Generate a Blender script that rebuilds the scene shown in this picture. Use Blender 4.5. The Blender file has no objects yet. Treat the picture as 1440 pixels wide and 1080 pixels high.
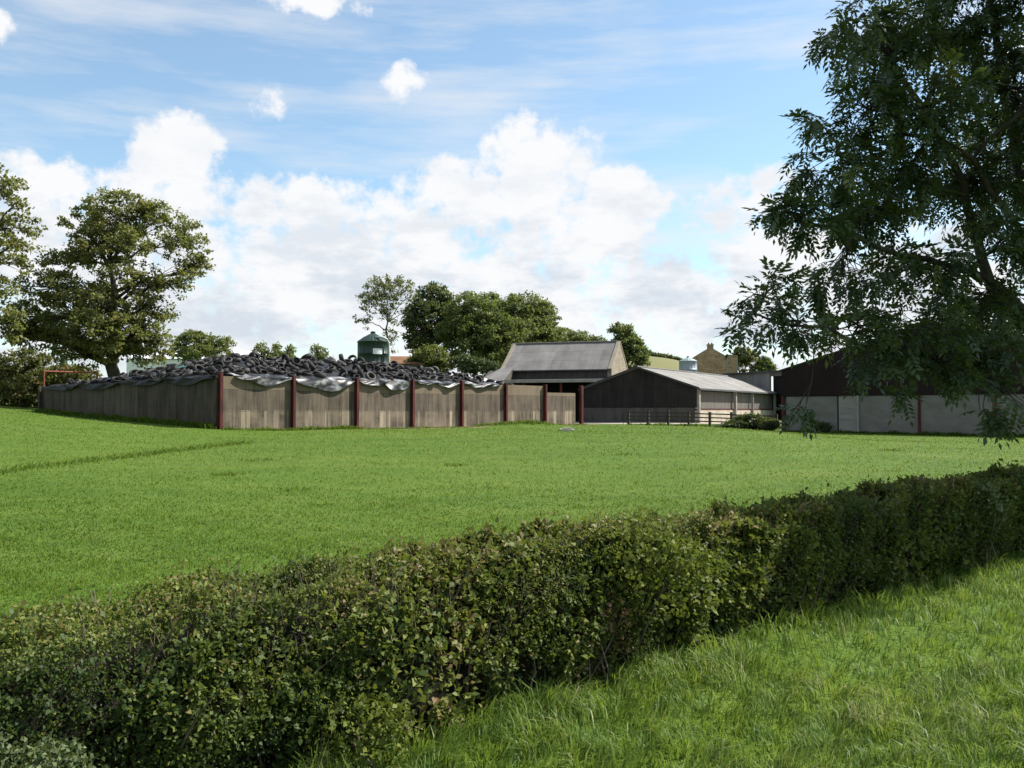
import bpy, math, random
import numpy as np
from math import radians, sin, cos, pi, tan, atan2, sqrt

SEED = 7
rng = np.random.default_rng(SEED)
random.seed(SEED)
scene = bpy.context.scene
col = scene.collection

# ------------------------------------------------------------------ camera model
CAM = np.array((0.0, 0.0, 2.0))
FPX = 1300.0
PITCH = math.atan(37.0 / FPX)
SUN_AZ = (0.95, 0.312)          # horizontal direction towards the sun
SUN_EL = radians(46)


def P(px, py, Y):
    """point seen at photo pixel (px,py) lying at world depth Y"""
    cx, cy = (px - 720) / FPX, (540 - py) / FPX
    d = np.array((cx, cos(PITCH) - cy * sin(PITCH), sin(PITCH) + cy * cos(PITCH)))
    return CAM + d * (Y / d[1])


def sm(t):
    t = np.clip(t, 0, 1)
    return t * t * (3 - 2 * t)


def gz(x, y):
    x = np.asarray(x, float); y = np.asarray(y, float)
    z = 0.8 * sm((y - 8) / 44)
    z = z + np.minimum(0.055 * np.logaddexp(0, (-x - 12.5) * 1.2) / 1.2, 3.0) * sm((y - 12) / 45)
    z = z - 0.30 * sm((x - 13) / 6) * sm((y - 30) / 20) * (1 - sm((y - 68) / 10))
    z = z + 3.0 * sm((y - 105) / 60)
    z = z + 0.30 * np.exp(-(((x - 0.6) / 3.0) ** 2 + ((y - 66.0) / 1.6) ** 2))
    z = z + (0.035 * np.sin(x * 0.23 + 1) * np.sin(y * 0.19) + 0.02 * np.sin(x * 0.61 + y * 0.37)) * sm((y - 9) / 10)
    hs = (x + 1.02) * 0.72 + (y - 5.60) * 0.694          # along / across the hedge line
    hl = -(x + 1.02) * 0.694 + (y - 5.60) * 0.72
    z = z + 0.17 * np.exp(-((hs - 3.6) / 2.4) ** 2 - ((hl + 0.85) / 0.42) ** 2)
    return z


def g(x, y):
    return float(gz(x, y))


def ray_ground(px, py):
    lo, hi = 2.0, 400.0
    for _ in range(60):
        m = (lo + hi) / 2
        p = P(px, py, m)
        if p[2] > g(p[0], p[1]):
            lo = m
        else:
            hi = m
    p = P(px, py, lo)
    return p


# ------------------------------------------------------------------ materials
def new_mat(name):
    m = bpy.data.materials.new(name)
    m.use_nodes = True
    nt = m.node_tree
    nt.nodes.clear()
    out = nt.nodes.new('ShaderNodeOutputMaterial')
    return m, nt, out


def N(nt, t, **kw):
    n = nt.nodes.new(t)
    for k, v in kw.items():
        if k.startswith('i_'):
            n.inputs[k[2:]].default_value = v
        elif k.startswith('n_'):
            n.inputs[int(k[2:])].default_value = v
        else:
            setattr(n, k, v)
    return n


def ramp(nt, stops, fac=None, interp='LINEAR'):
    r = nt.nodes.new('ShaderNodeValToRGB')
    r.color_ramp.interpolation = interp
    e = r.color_ramp.elements
    while len(e) > 1:
        e.remove(e[-1])
    e[0].position = stops[0][0]; e[0].color = (*stops[0][1], 1)
    for p, c in stops[1:]:
        q = e.new(p); q.color = (*c, 1)
    if fac is not None:
        nt.links.new(fac, r.inputs[0])
    return r


def mixc(nt, fac, a, b, mode='MIX'):
    m = nt.nodes.new('ShaderNodeMix'); m.data_type = 'RGBA'; m.blend_type = mode
    for s, v in ((0, fac), (6, a), (7, b)):
        if hasattr(v, 'is_linked') or hasattr(v, 'links'):
            nt.links.new(v, m.inputs[s])
        else:
            m.inputs[s].default_value = v if s == 0 else (*v, 1)
    return m.outputs[2]


def math_n(nt, op, a, b=None, c=None, clamp=False):
    n = nt.nodes.new('ShaderNodeMath'); n.operation = op; n.use_clamp = clamp
    for i, v in enumerate((a, b, c)):
        if v is None: continue
        if hasattr(v, 'links'):
            nt.links.new(v, n.inputs[i])
        else:
            n.inputs[i].default_value = v
    return n.outputs[0]


def noise(nt, vec, scale, detail=4, rough=0.55):
    n = nt.nodes.new('ShaderNodeTexNoise')
    n.inputs['Scale'].default_value = scale
    n.inputs['Detail'].default_value = detail
    n.inputs['Roughness'].default_value = rough
    if vec is not None:
        nt.links.new(vec, n.inputs['Vector'])
    return n


def mapping(nt, vec, scale=(1, 1, 1), rot=(0, 0, 0)):
    m = nt.nodes.new('ShaderNodeMapping')
    m.inputs['Scale'].default_value = scale
    m.inputs['Rotation'].default_value = rot
    nt.links.new(vec, m.inputs['Vector'])
    return m.outputs[0]


def pos(nt):
    return nt.nodes.new('ShaderNodeNewGeometry').outputs['Position']


def principled(nt, out, color, rough=0.8, spec=0.3, bump=None, bump_d=0.02, bump_s=0.5, metal=0.0):
    p = nt.nodes.new('ShaderNodeBsdfPrincipled')
    if hasattr(color, 'links'):
        nt.links.new(color, p.inputs['Base Color'])
    else:
        p.inputs['Base Color'].default_value = (*color, 1)
    p.inputs['Roughness'].default_value = rough
    p.inputs['Specular IOR Level'].default_value = spec
    p.inputs['Metallic'].default_value = metal
    if bump is not None:
        b = nt.nodes.new('ShaderNodeBump')
        b.inputs['Distance'].default_value = bump_d
        b.inputs['Strength'].default_value = bump_s
        nt.links.new(bump, b.inputs['Height'])
        nt.links.new(b.outputs[0], p.inputs['Normal'])
    nt.links.new(p.outputs[0], out.inputs[0])
    return p


def m_noise(name, c1, c2, scale=1.0, rough=0.8, spec=0.25, stretch=(1, 1, 1), bump_d=0.01, detail=6, c3=None):
    m, nt, out = new_mat(name)
    v = mapping(nt, pos(nt), stretch)
    n = noise(nt, v, scale, detail, 0.65)
    st = [(0.3, c1), (0.7, c2)]
    if c3: st = [(0.25, c1), (0.5, c2), (0.75, c3)]
    r = ramp(nt, st, n.outputs[0])
    n2 = noise(nt, pos(nt), scale * 9, 3)
    principled(nt, out, r.outputs[0], rough, spec, n2.outputs[0], bump_d)
    return m


def m_leaf(name, stops, trans=0.35, rough=0.5, spec=0.35, patch=0.35):
    """leaf material: hue attribute per leaf -> colour, a little light through"""
    m, nt, out = new_mat(name)
    at = N(nt, 'ShaderNodeAttribute', attribute_name='hue')
    r = ramp(nt, stops, at.outputs['Fac'])
    p = nt.nodes.new('ShaderNodeBsdfPrincipled')
    nt.links.new(r.outputs[0], p.inputs['Base Color'])
    p.inputs['Roughness'].default_value = rough
    p.inputs['Specular IOR Level'].default_value = spec
    t = nt.nodes.new('ShaderNodeBsdfTranslucent')
    br = mixc(nt, 0.6, r.outputs[0], (0.16, 0.20, 0.02))
    nt.links.new(br, t.inputs['Color'])
    mx = nt.nodes.new('ShaderNodeMixShader'); mx.inputs[0].default_value = trans
    nt.links.new(p.outputs[0], mx.inputs[1]); nt.links.new(t.outputs[0], mx.inputs[2])
    nt.links.new(mx.outputs[0], out.inputs[0])
    return m


def m_wall_concrete(name, tone=1.0, patches=True):
    m, nt, out = new_mat(name)
    tc = nt.nodes.new('ShaderNodeTexCoord')
    uv = nt.nodes.new('ShaderNodeUVMap').outputs[0]     # u = metres along the wall, v = metres up
    sp = nt.nodes.new('ShaderNodeSeparateXYZ'); nt.links.new(uv, sp.inputs[0])
    U, V = sp.outputs[0], sp.outputs[1]
    n1 = noise(nt, mapping(nt, uv, (2.6, 0.22, 1)), 1.0, 5, 0.6)
    n2 = noise(nt, mapping(nt, uv, (0.5, 0.7, 1)), 1.0, 5, 0.6)
    n3 = noise(nt, uv, 9.0, 4, 0.6)
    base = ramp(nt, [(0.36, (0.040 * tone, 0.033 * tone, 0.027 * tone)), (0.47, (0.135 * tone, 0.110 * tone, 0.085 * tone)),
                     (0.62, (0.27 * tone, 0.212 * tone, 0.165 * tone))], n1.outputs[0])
    c = mixc(nt, 0.45, base.outputs[0], ramp(nt, [(0.36, (0.075 * tone, 0.062 * tone, 0.05 * tone)), (0.64, (0.27 * tone, 0.212 * tone, 0.158 * tone))], n2.outputs[0]).outputs[0])
    n5 = noise(nt, mapping(nt, uv, (7.0, 0.5, 1)), 1.0, 4, 0.6)
    c = mixc(nt, 0.30, c, ramp(nt, [(0.38, (0.04, 0.034, 0.03)), (0.62, (0.27 * tone, 0.23 * tone, 0.18 * tone))], n5.outputs[0]).outputs[0])
    if patches:
        nu = noise(nt, mapping(nt, uv, (0.95, 0.02, 1)), 1.0, 3, 0.75)
        pm = math_n(nt, 'MULTIPLY', math_n(nt, 'SUBTRACT', nu.outputs[0], 0.505), 16.0, clamp=True)
        hgt = math_n(nt, 'LESS_THAN', math_n(nt, 'ADD', V, math_n(nt, 'MULTIPLY', n3.outputs[0], 0.1)), 1.34)
        lo = math_n(nt, 'SMOOTHSTEP', V, 0.0, 0.35) if False else math_n(nt, 'MULTIPLY', pm, hgt)
        pat = math_n(nt, 'MULTIPLY', lo, math_n(nt, 'MULTIPLY', math_n(nt, 'SUBTRACT', n1.outputs[0], 0.30), 3.2, clamp=True), clamp=True)
        c = mixc(nt, pat, c, (0.40, 0.345, 0.25))
        # top course a little paler, joint lines between the cast planks
        top = math_n(nt, 'GREATER_THAN', V, 2.45)
        c = mixc(nt, math_n(nt, 'MULTIPLY', top, 0.45), c, (0.27, 0.212, 0.145))
        base_wash = math_n(nt, 'MULTIPLY', math_n(nt, 'MULTIPLY', hgt, math_n(nt, 'MULTIPLY', math_n(nt, 'SUBTRACT', n2.outputs[0], 0.40), 4.0, clamp=True)), 0.42)
        c = mixc(nt, base_wash, c, (0.33, 0.265, 0.19))
        low = math_n(nt, 'LESS_THAN', math_n(nt, 'ADD', V, math_n(nt, 'MULTIPLY', n2.outputs[0], 0.25)), 0.32)
        c = mixc(nt, math_n(nt, 'MULTIPLY', low, 0.5), c, (0.36, 0.27, 0.19))
    oi = nt.nodes.new('ShaderNodeObjectInfo')
    c = mixc(nt, math_n(nt, 'MULTIPLY', oi.outputs['Random'], 0.38), c, mixc(nt, 1.0, c, (0.42, 0.40, 0.36), 'MULTIPLY'))
    n6 = noise(nt, mapping(nt, uv, (0.8, 0.55, 1)), 1.0, 5, 0.65)
    alg = math_n(nt, 'MULTIPLY', math_n(nt, 'SUBTRACT', n6.outputs[0], 0.54), 5.0, clamp=True)
    c = mixc(nt, math_n(nt, 'MULTIPLY', alg, 0.45), c, (0.055 * tone, 0.052 * tone, 0.038 * tone))
    fr = math_n(nt, 'FRACT', math_n(nt, 'MULTIPLY', V, 1 / 1.22))
    jt = math_n(nt, 'LESS_THAN', fr, 0.022)
    c = mixc(nt, math_n(nt, 'MULTIPLY', jt, 0.55), c, (0.04, 0.035, 0.03))
    principled(nt, out, c, 0.9, 0.15, n3.outputs[0], 0.012, 0.6)
    return m


def m_stone(name, c1, c2, c3, mortar, sx=2.2, sz=5.5):
    m, nt, out = new_mat(name)
    uv = nt.nodes.new('ShaderNodeUVMap').outputs[0]
    v = mapping(nt, uv, (sx, sz, 1))
    vo = N(nt, 'ShaderNodeTexVoronoi', feature='F1'); vo.inputs['Scale'].default_value = 1.0
    vo.inputs['Randomness'].default_value = 0.75
    nt.links.new(v, vo.inputs['Vector'])
    sp = nt.nodes.new('ShaderNodeSeparateColor'); nt.links.new(vo.outputs['Color'], sp.inputs[0])
    r = ramp(nt, [(0.0, c1), (0.5, c2), (1.0, c3)], sp.outputs[0])
    ve = N(nt, 'ShaderNodeTexVoronoi', feature='DISTANCE_TO_EDGE'); ve.inputs['Randomness'].default_value = 0.75
    nt.links.new(v, ve.inputs['Vector']); ve.inputs['Scale'].default_value = 1.0
    e = math_n(nt, 'LESS_THAN', ve.outputs['Distance'], 0.06)
    c = mixc(nt, e, r.outputs[0], mortar)
    n = noise(nt, pos(nt), 0.9, 5)
    c = mixc(nt, 0.5, c, mixc(nt, n.outputs[0], (0.25, 0.25, 0.25), (1, 1, 1)), 'MULTIPLY')
    principled(nt, out, c, 0.9, 0.15, ve.outputs['Distance'], 0.03, 0.5)
    return m


def m_sheet_roof(name, c1, c2, streak=4.0, rough=0.75, corr=2.2, spec=0.25, metal=0.0):
    """corrugated sheeting: uv u along the eave, v up the slope"""
    m, nt, out = new_mat(name)
    uv = nt.nodes.new('ShaderNodeUVMap').outputs[0]
    n1 = noise(nt, mapping(nt, uv, (streak, 0.18, 1)), 1.0, 5, 0.6)
    n2 = noise(nt, uv, 0.45, 5, 0.6)
    r1 = ramp(nt, [(0.3, c1), (0.7, c2)], n1.outputs[0])
    r2 = ramp(nt, [(0.35, c1), (0.65, c2)], n2.outputs[0])
    c = mixc(nt, 0.5, r1.outputs[0], r2.outputs[0])
    sp = nt.nodes.new('ShaderNodeSeparateXYZ'); nt.links.new(uv, sp.inputs[0])
    # sheet laps
    lap = math_n(nt, 'LESS_THAN', math_n(nt, 'FRACT', math_n(nt, 'MULTIPLY', sp.outputs[1], 0.55)), 0.03)
    cells = math_n(nt, 'ADD', math_n(nt, 'FLOOR', math_n(nt, 'MULTIPLY', sp.outputs[0], 0.95)),
                   math_n(nt, 'MULTIPLY', math_n(nt, 'FLOOR', math_n(nt, 'MULTIPLY', sp.outputs[1], 0.55)), 37.3))
    wn = N(nt, 'ShaderNodeTexWhiteNoise', noise_dimensions='1D'); nt.links.new(cells, wn.inputs['W'])
    c = mixc(nt, math_n(nt, 'MULTIPLY', wn.outputs[0], 0.35), c, tuple(x * 0.55 for x in c1))
    c = mixc(nt, math_n(nt, 'MULTIPLY', lap, 0.5), c, tuple(x * 0.35 for x in c1))
    wv = math_n(nt, 'SINE', math_n(nt, 'MULTIPLY', sp.outputs[0], 2 * pi * corr * 2.5))
    principled(nt, out, c, rough, spec, wv if corr else n1.outputs[0], 0.02, 0.6, metal)
    return m


MAT = {}
MAT['concrete'] = m_wall_concrete('stained_concrete', 0.74)
MAT['concrete_shaded'] = m_wall_concrete('shaded_concrete', 0.5, False)  # shade on the side wall put into a darker copy of the concrete
MAT['concrete_barn'] = m_noise('grey_concrete', (0.125, 0.116, 0.10), (0.205, 0.19, 0.166), 0.7, 0.9, 0.15, (0.8, 0.8, 2.0))
MAT['red_steel'] = m_noise('red_oxide_paint', (0.026, 0.009, 0.008), (0.12, 0.026, 0.022), 2.2, 0.7, 0.2, (1, 1, 0.35))
MAT['rust_steel'] = m_noise('rusty_red_pipe', (0.11, 0.035, 0.02), (0.24, 0.07, 0.038), 3, 0.7, 0.3)
def m_rubber():
    m, nt, out = new_mat('tyre_rubber')
    oi = nt.nodes.new('ShaderNodeObjectInfo')
    r = ramp(nt, [(0.0, (0.006, 0.006, 0.006)), (0.5, (0.011, 0.0105, 0.0105)), (0.8, (0.030, 0.027, 0.026)), (1.0, (0.085, 0.080, 0.075))], oi.outputs['Random'])
    n = noise(nt, pos(nt), 3.0, 4)
    c = mixc(nt, math_n(nt, 'MULTIPLY', math_n(nt, 'SUBTRACT', n.outputs[0], .42), 1.6, clamp=True), r.outputs[0], (0.045, 0.040, 0.036))
    principled(nt, out, c, 0.7, 0.3, n.outputs[0], 0.01)
    return m
MAT['rubber'] = m_rubber()
MAT['black_sheet'] = m_noise('black_plastic_sheet', (0.008, 0.008, 0.009), (0.034, 0.034, 0.038), 0.8, 0.55, 0.2, bump_d=0.05)
MAT['clad_black'] = m_sheet_roof('black_cladding', (0.013, 0.0115, 0.011), (0.045, 0.039, 0.036), 3.0, 0.8, 1.6, 0.12)
MAT['clad_brown'] = m_sheet_roof('brown_cladding', (0.015, 0.009, 0.008), (0.027, 0.017, 0.015), 2.0, 0.75, 2.0, 0.12)
MAT['roof_pale'] = m_sheet_roof('fibre_cement_roof', (0.13, 0.125, 0.115), (0.32, 0.305, 0.285), 2.0)
MAT['roof_slate'] = m_sheet_roof('grey_slate_roof', (0.135, 0.128, 0.123), (0.27, 0.258, 0.245), 1.2, 0.85, 0, 0.15)
MAT['roof_dark'] = m_sheet_roof('dark_sheet_roof', (0.05, 0.05, 0.052), (0.11, 0.11, 0.115), 1.6)
MAT['roof_white'] = m_sheet_roof('white_sheet_roof', (0.68, 0.69, 0.70), (0.82, 0.82, 0.82), 1.0)
MAT['roof_red'] = m_noise('red_tile_roof', (0.12, 0.06, 0.03), (0.22, 0.12, 0.055), 1.2)
MAT['stone'] = m_stone('pale_barn_stone', (0.20, 0.165, 0.12), (0.27, 0.225, 0.165), (0.36, 0.31, 0.235), (0.25, 0.22, 0.175))
MAT['stone_brown'] = m_stone('brown_house_stone', (0.30, 0.165, 0.09), (0.43, 0.265, 0.155), (0.54, 0.36, 0.23), (0.36, 0.26, 0.18))
MAT['coping'] = m_noise('pale_coping', (0.20, 0.17, 0.13), (0.30, 0.265, 0.205), 1.5)
MAT['board_pale'] = m_noise('pale_concrete', (0.18, 0.169, 0.15), (0.29, 0.273, 0.244), 1.4, 0.9, 0.15, (0.5, 0.5, 4.0))
MAT['block_grey'] = m_noise('grey_block', (0.13, 0.127, 0.12), (0.25, 0.24, 0.225), 0.8, stretch=(1, 1, 0.5))
MAT['block_dark'] = m_noise('dark_block', (0.045, 0.039, 0.034), (0.11, 0.097, 0.085), 0.9, stretch=(2, 2, 0.5))
MAT['board_grey'] = m_noise('weathered_boarding', (0.08, 0.072, 0.064), (0.17, 0.155, 0.14), 1.6, stretch=(2.5, 2.5, 0.25))
MAT['feed_wall'] = m_noise('pale_feed_wall', (0.25, 0.22, 0.17), (0.46, 0.41, 0.33), 1.1, stretch=(1, 1, 1))
MAT['post_pale'] = m_noise('pale_post', (0.20, 0.185, 0.165), (0.32, 0.30, 0.265), 2)
MAT['front_boards'] = m_noise('dark_brown_boards', (0.040, 0.034, 0.029), (0.085, 0.073, 0.063), 1.0, stretch=(2.5, 2.5, .4))
MAT['interior_shade'] = m_noise('painted_interior_shade', (0.006, 0.006, 0.006), (0.014, 0.013, 0.012), 1)  # shade inside open buildings painted as a near-black base colour
MAT['wood_dark'] = m_noise('dark_fence_wood', (0.028, 0.022, 0.016), (0.08, 0.065, 0.05), 2, stretch=(1, 1, 0.3))
MAT['silo_green'] = m_sheet_roof('green_silo_steel', (0.010, 0.027, 0.019), (0.020, 0.044, 0.031), 1.5, 0.5, 1.0, 0.4)
MAT['silo_grey'] = m_sheet_roof('galvanised_silo_steel', (0.26, 0.31, 0.33), (0.38, 0.43, 0.45), 1.5, 0.5, 1.0, 0.4, 0.3)
MAT['white_paint'] = m_noise('white_paint', (0.72, 0.72, 0.70), (0.82, 0.82, 0.80), 2)
MAT['galv'] = m_noise('galvanised_pipe', (0.33, 0.38, 0.37), (0.48, 0.52, 0.50), 2, 0.45, 0.5)
MAT['bark'] = m_noise('bark', (0.022, 0.018, 0.013), (0.075, 0.062, 0.047), 3, stretch=(2, 2, 0.4), bump_d=0.03)
MAT['bark_grey'] = m_noise('grey_bark', (0.04, 0.036, 0.03), (0.12, 0.11, 0.09), 3, stretch=(2, 2, 0.4), bump_d=0.03)
MAT['twig'] = m_noise('hedge_twig', (0.05, 0.04, 0.026), (0.17, 0.14, 0.10), 8)
MAT['shade_core'] = m_noise('dark_twig_mass', (0.008, 0.007, 0.004), (0.026, 0.022, 0.013), 14, bump_d=0.04)  # twig colour darkened to paint the shade inside the hedge
MAT['yard'] = m_noise('yard_concrete', (0.26, 0.23, 0.18), (0.42, 0.38, 0.30), 0.5)
MAT['slab'] = m_noise('pale_slab', (0.28, 0.26, 0.22), (0.46, 0.44, 0.40), 3)

MAT['lf_hedge'] = m_leaf('hedge_leaf', [(0.0, (0.016, 0.034, 0.010)), (0.30, (0.044, 0.074, 0.016)), (0.55, (0.090, 0.124, 0.026)),
                                        (0.72, (0.155, 0.185, 0.036)), (0.84, (0.16, 0.145, 0.042)), (0.94, (0.15, 0.09, 0.036)), (1.0, (0.20, 0.16, 0.08))], 0.34, 0.55, 0.22)
MAT['lf_bramble'] = m_leaf('bright_shoot_leaf', [(0.0, (0.05, 0.08, 0.015)), (0.5, (0.11, 0.14, 0.022)), (1.0, (0.17, 0.19, 0.04))], 0.32, 0.62, 0.18)
MAT['lf_dead'] = m_leaf('dry_brown_leaf', [(0.0, (0.09, 0.045, 0.022)), (0.5, (0.20, 0.11, 0.06)), (1.0, (0.32, 0.22, 0.14))], 0.25, 0.6, 0.2)
MAT['lf_grey'] = m_leaf('grey_green_leaf', [(0.0, (0.03, 0.05, 0.022)), (0.5, (0.075, 0.105, 0.04)), (1.0, (0.14, 0.17, 0.08))], 0.2, 0.6, 0.2)
MAT['lf_ash'] = m_leaf('ash_leaf', [(0.0, (0.030, 0.054, 0.028)), (0.5, (0.060, 0.096, 0.042)), (0.85, (0.10, 0.135, 0.036)), (1.0, (0.17, 0.19, 0.03))], 0.26, 0.42, 0.45)
MAT['lf_syc'] = m_leaf('sycamore_leaf', [(0.0, (0.06, 0.072, 0.024)), (0.5, (0.155, 0.162, 0.052)), (0.85, (0.225, 0.215, 0.07)), (1.0, (0.20, 0.17, 0.05))], 0.52, 0.5, 0.35)
MAT['lf_dark'] = m_leaf('dark_tree_leaf', [(0.0, (0.035, 0.052, 0.022)), (0.5, (0.066, 0.088, 0.034)), (0.85, (0.11, 0.122, 0.04)), (1.0, (0.27, 0.18, 0.05))], 0.35, 0.5, 0.3)
MAT['lf_mid'] = m_leaf('mid_tree_leaf', [(0.0, (0.07, 0.098, 0.032)), (0.5, (0.125, 0.158, 0.050)), (1.0, (0.185, 0.205, 0.075))], 0.52, 0.5, 0.3)
MAT['lf_bright'] = m_leaf('bright_bush_leaf', [(0.0, (0.07, 0.09, 0.02)), (0.5, (0.135, 0.16, 0.035)), (1.0, (0.19, 0.20, 0.05))], 0.42, 0.5, 0.3)
MAT['lf_sparse'] = m_leaf('pale_ash_leaf', [(0.0, (0.09, 0.10, 0.04)), (0.5, (0.17, 0.18, 0.07)), (1.0, (0.22, 0.22, 0.085))], 0.42, 0.5, 0.3)
MAT['lf_olive'] = m_leaf('olive_bush_leaf', [(0.0, (0.055, 0.062, 0.016)), (0.5, (0.11, 0.115, 0.03)), (0.8, (0.15, 0.135, 0.04)), (1.0, (0.19, 0.10, 0.045))], 0.4, 0.5, 0.3)

GRASS_STOPS = [(0.0, (0.032, 0.072, 0.007)), (0.35, (0.064, 0.128, 0.010)), (0.7, (0.098, 0.172, 0.014)), (0.9, (0.145, 0.210, 0.028)), (1.0, (0.32, 0.31, 0.13))]
VERGE_STOPS = [(0.0, (0.028, 0.070, 0.012)), (0.35, (0.074, 0.152, 0.022)), (0.7, (0.128, 0.222, 0.034)), (0.9, (0.19, 0.28, 0.06)), (1.0, (0.36, 0.34, 0.16))]
MAT['verge'] = m_leaf('verge_grass_blade', VERGE_STOPS, 0.5, 0.5, 0.25)
MAT['grass'] = m_leaf('grass_blade', GRASS_STOPS, 0.48, 0.55, 0.2)


def m_ground():
    m, nt, out = new_mat('meadow_turf')
    p = pos(nt)
    n1 = noise(nt, mapping(nt, p, (0.10, 0.22, 1)), 1.0, 6, 0.65)
    n2 = noise(nt, mapping(nt, p, (0.55, 0.9, 1)), 1.0, 5, 0.65)
    n3 = noise(nt, p, 9.0, 4, 0.7)
    c1 = ramp(nt, [(0.34, (0.042, 0.090, 0.008)), (0.5, (0.074, 0.132, 0.012)), (0.66, (0.116, 0.160, 0.024))], n1.outputs[0])
    c2 = ramp(nt, [(0.36, (0.036, 0.082, 0.007)), (0.5, (0.072, 0.130, 0.012)), (0.64, (0.120, 0.160, 0.028))], n2.outputs[0])
    c3 = ramp(nt, [(0.34, (0.030, 0.070, 0.007)), (0.55, (0.080, 0.138, 0.013)), (0.70, (0.118, 0.165, 0.024))], n3.outputs[0])
    c = mixc(nt, 0.5, c1.outputs[0], c2.outputs[0])
    c = mixc(nt, 0.38, c, c3.outputs[0])
    # a few drier patches
    n4 = noise(nt, mapping(nt, p, (0.35, 0.5, 1)), 1.0, 4, 0.6)
    dry = math_n(nt, 'MULTIPLY', math_n(nt, 'SUBTRACT', n4.outputs[0], 0.58), 4.0, clamp=True)
    c = mixc(nt, math_n(nt, 'MULTIPLY', dry, 0.45), c, (0.13, 0.135, 0.035))
    sep = nt.nodes.new('ShaderNodeSeparateXYZ'); nt.links.new(p, sep.inputs[0])
    ux, uy = 0.6355, 0.7721
    al = math_n(nt, 'ADD', math_n(nt, 'MULTIPLY', math_n(nt, 'ADD', sep.outputs[0], 15.85), ux), math_n(nt, 'MULTIPLY', math_n(nt, 'SUBTRACT', sep.outputs[1], 50.0), uy))
    ac = math_n(nt, 'ADD', math_n(nt, 'MULTIPLY', math_n(nt, 'ADD', sep.outputs[0], 15.85), uy), math_n(nt, 'MULTIPLY', math_n(nt, 'SUBTRACT', sep.outputs[1], 50.0), -ux))
    band = math_n(nt, 'MULTIPLY', math_n(nt, 'SUBTRACT', math_n(nt, 'ADD', 1.15, math_n(nt, 'MULTIPLY', n2.outputs[0], 1.6)), math_n(nt, 'ABSOLUTE', ac)), 1.6, clamp=True)
    along = math_n(nt, 'MULTIPLY', math_n(nt, 'MULTIPLY', math_n(nt, 'SUBTRACT', al, 9.0), 0.25, clamp=True), math_n(nt, 'MULTIPLY', math_n(nt, 'SUBTRACT', 36.0, al), 0.5, clamp=True))
    soil = ramp(nt, [(0.35, (0.10, 0.075, 0.05)), (0.65, (0.24, 0.185, 0.13))], n3.outputs[0])
    c = mixc(nt, math_n(nt, 'MULTIPLY', band, along), c, soil.outputs[0])
    h = math_n(nt, 'ADD', n2.outputs[0], n3.outputs[0])
    principled(nt, out, c, 0.85, 0.15, h, 0.12, 0.7)
    return m


MAT['turf'] = m_ground()
MAT['hill'] = m_noise('dry_hill_pasture', (0.085, 0.115, 0.030), (0.145, 0.140, 0.052), 0.03, c3=(0.12, 0.15, 0.042))

# ------------------------------------------------------------------ object helpers
def tag(o, label=None, cat=None, group=None, kind=None):
    if label: o['label'] = label
    if cat: o['category'] = cat
    if group: o['group'] = group
    if kind: o['kind'] = kind
    return o


def empty(name, loc, label, cat, group=None):
    o = bpy.data.objects.new(name, None)
    o.empty_display_size = 0.2
    col.objects.link(o)
    o.location = [float(v) for v in loc]
    return tag(o, label, cat, group)


def world_loc(o):
    l = np.zeros(3)
    while o is not None:
        l = l + np.array(o.location); o = o.parent
    return l


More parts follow.
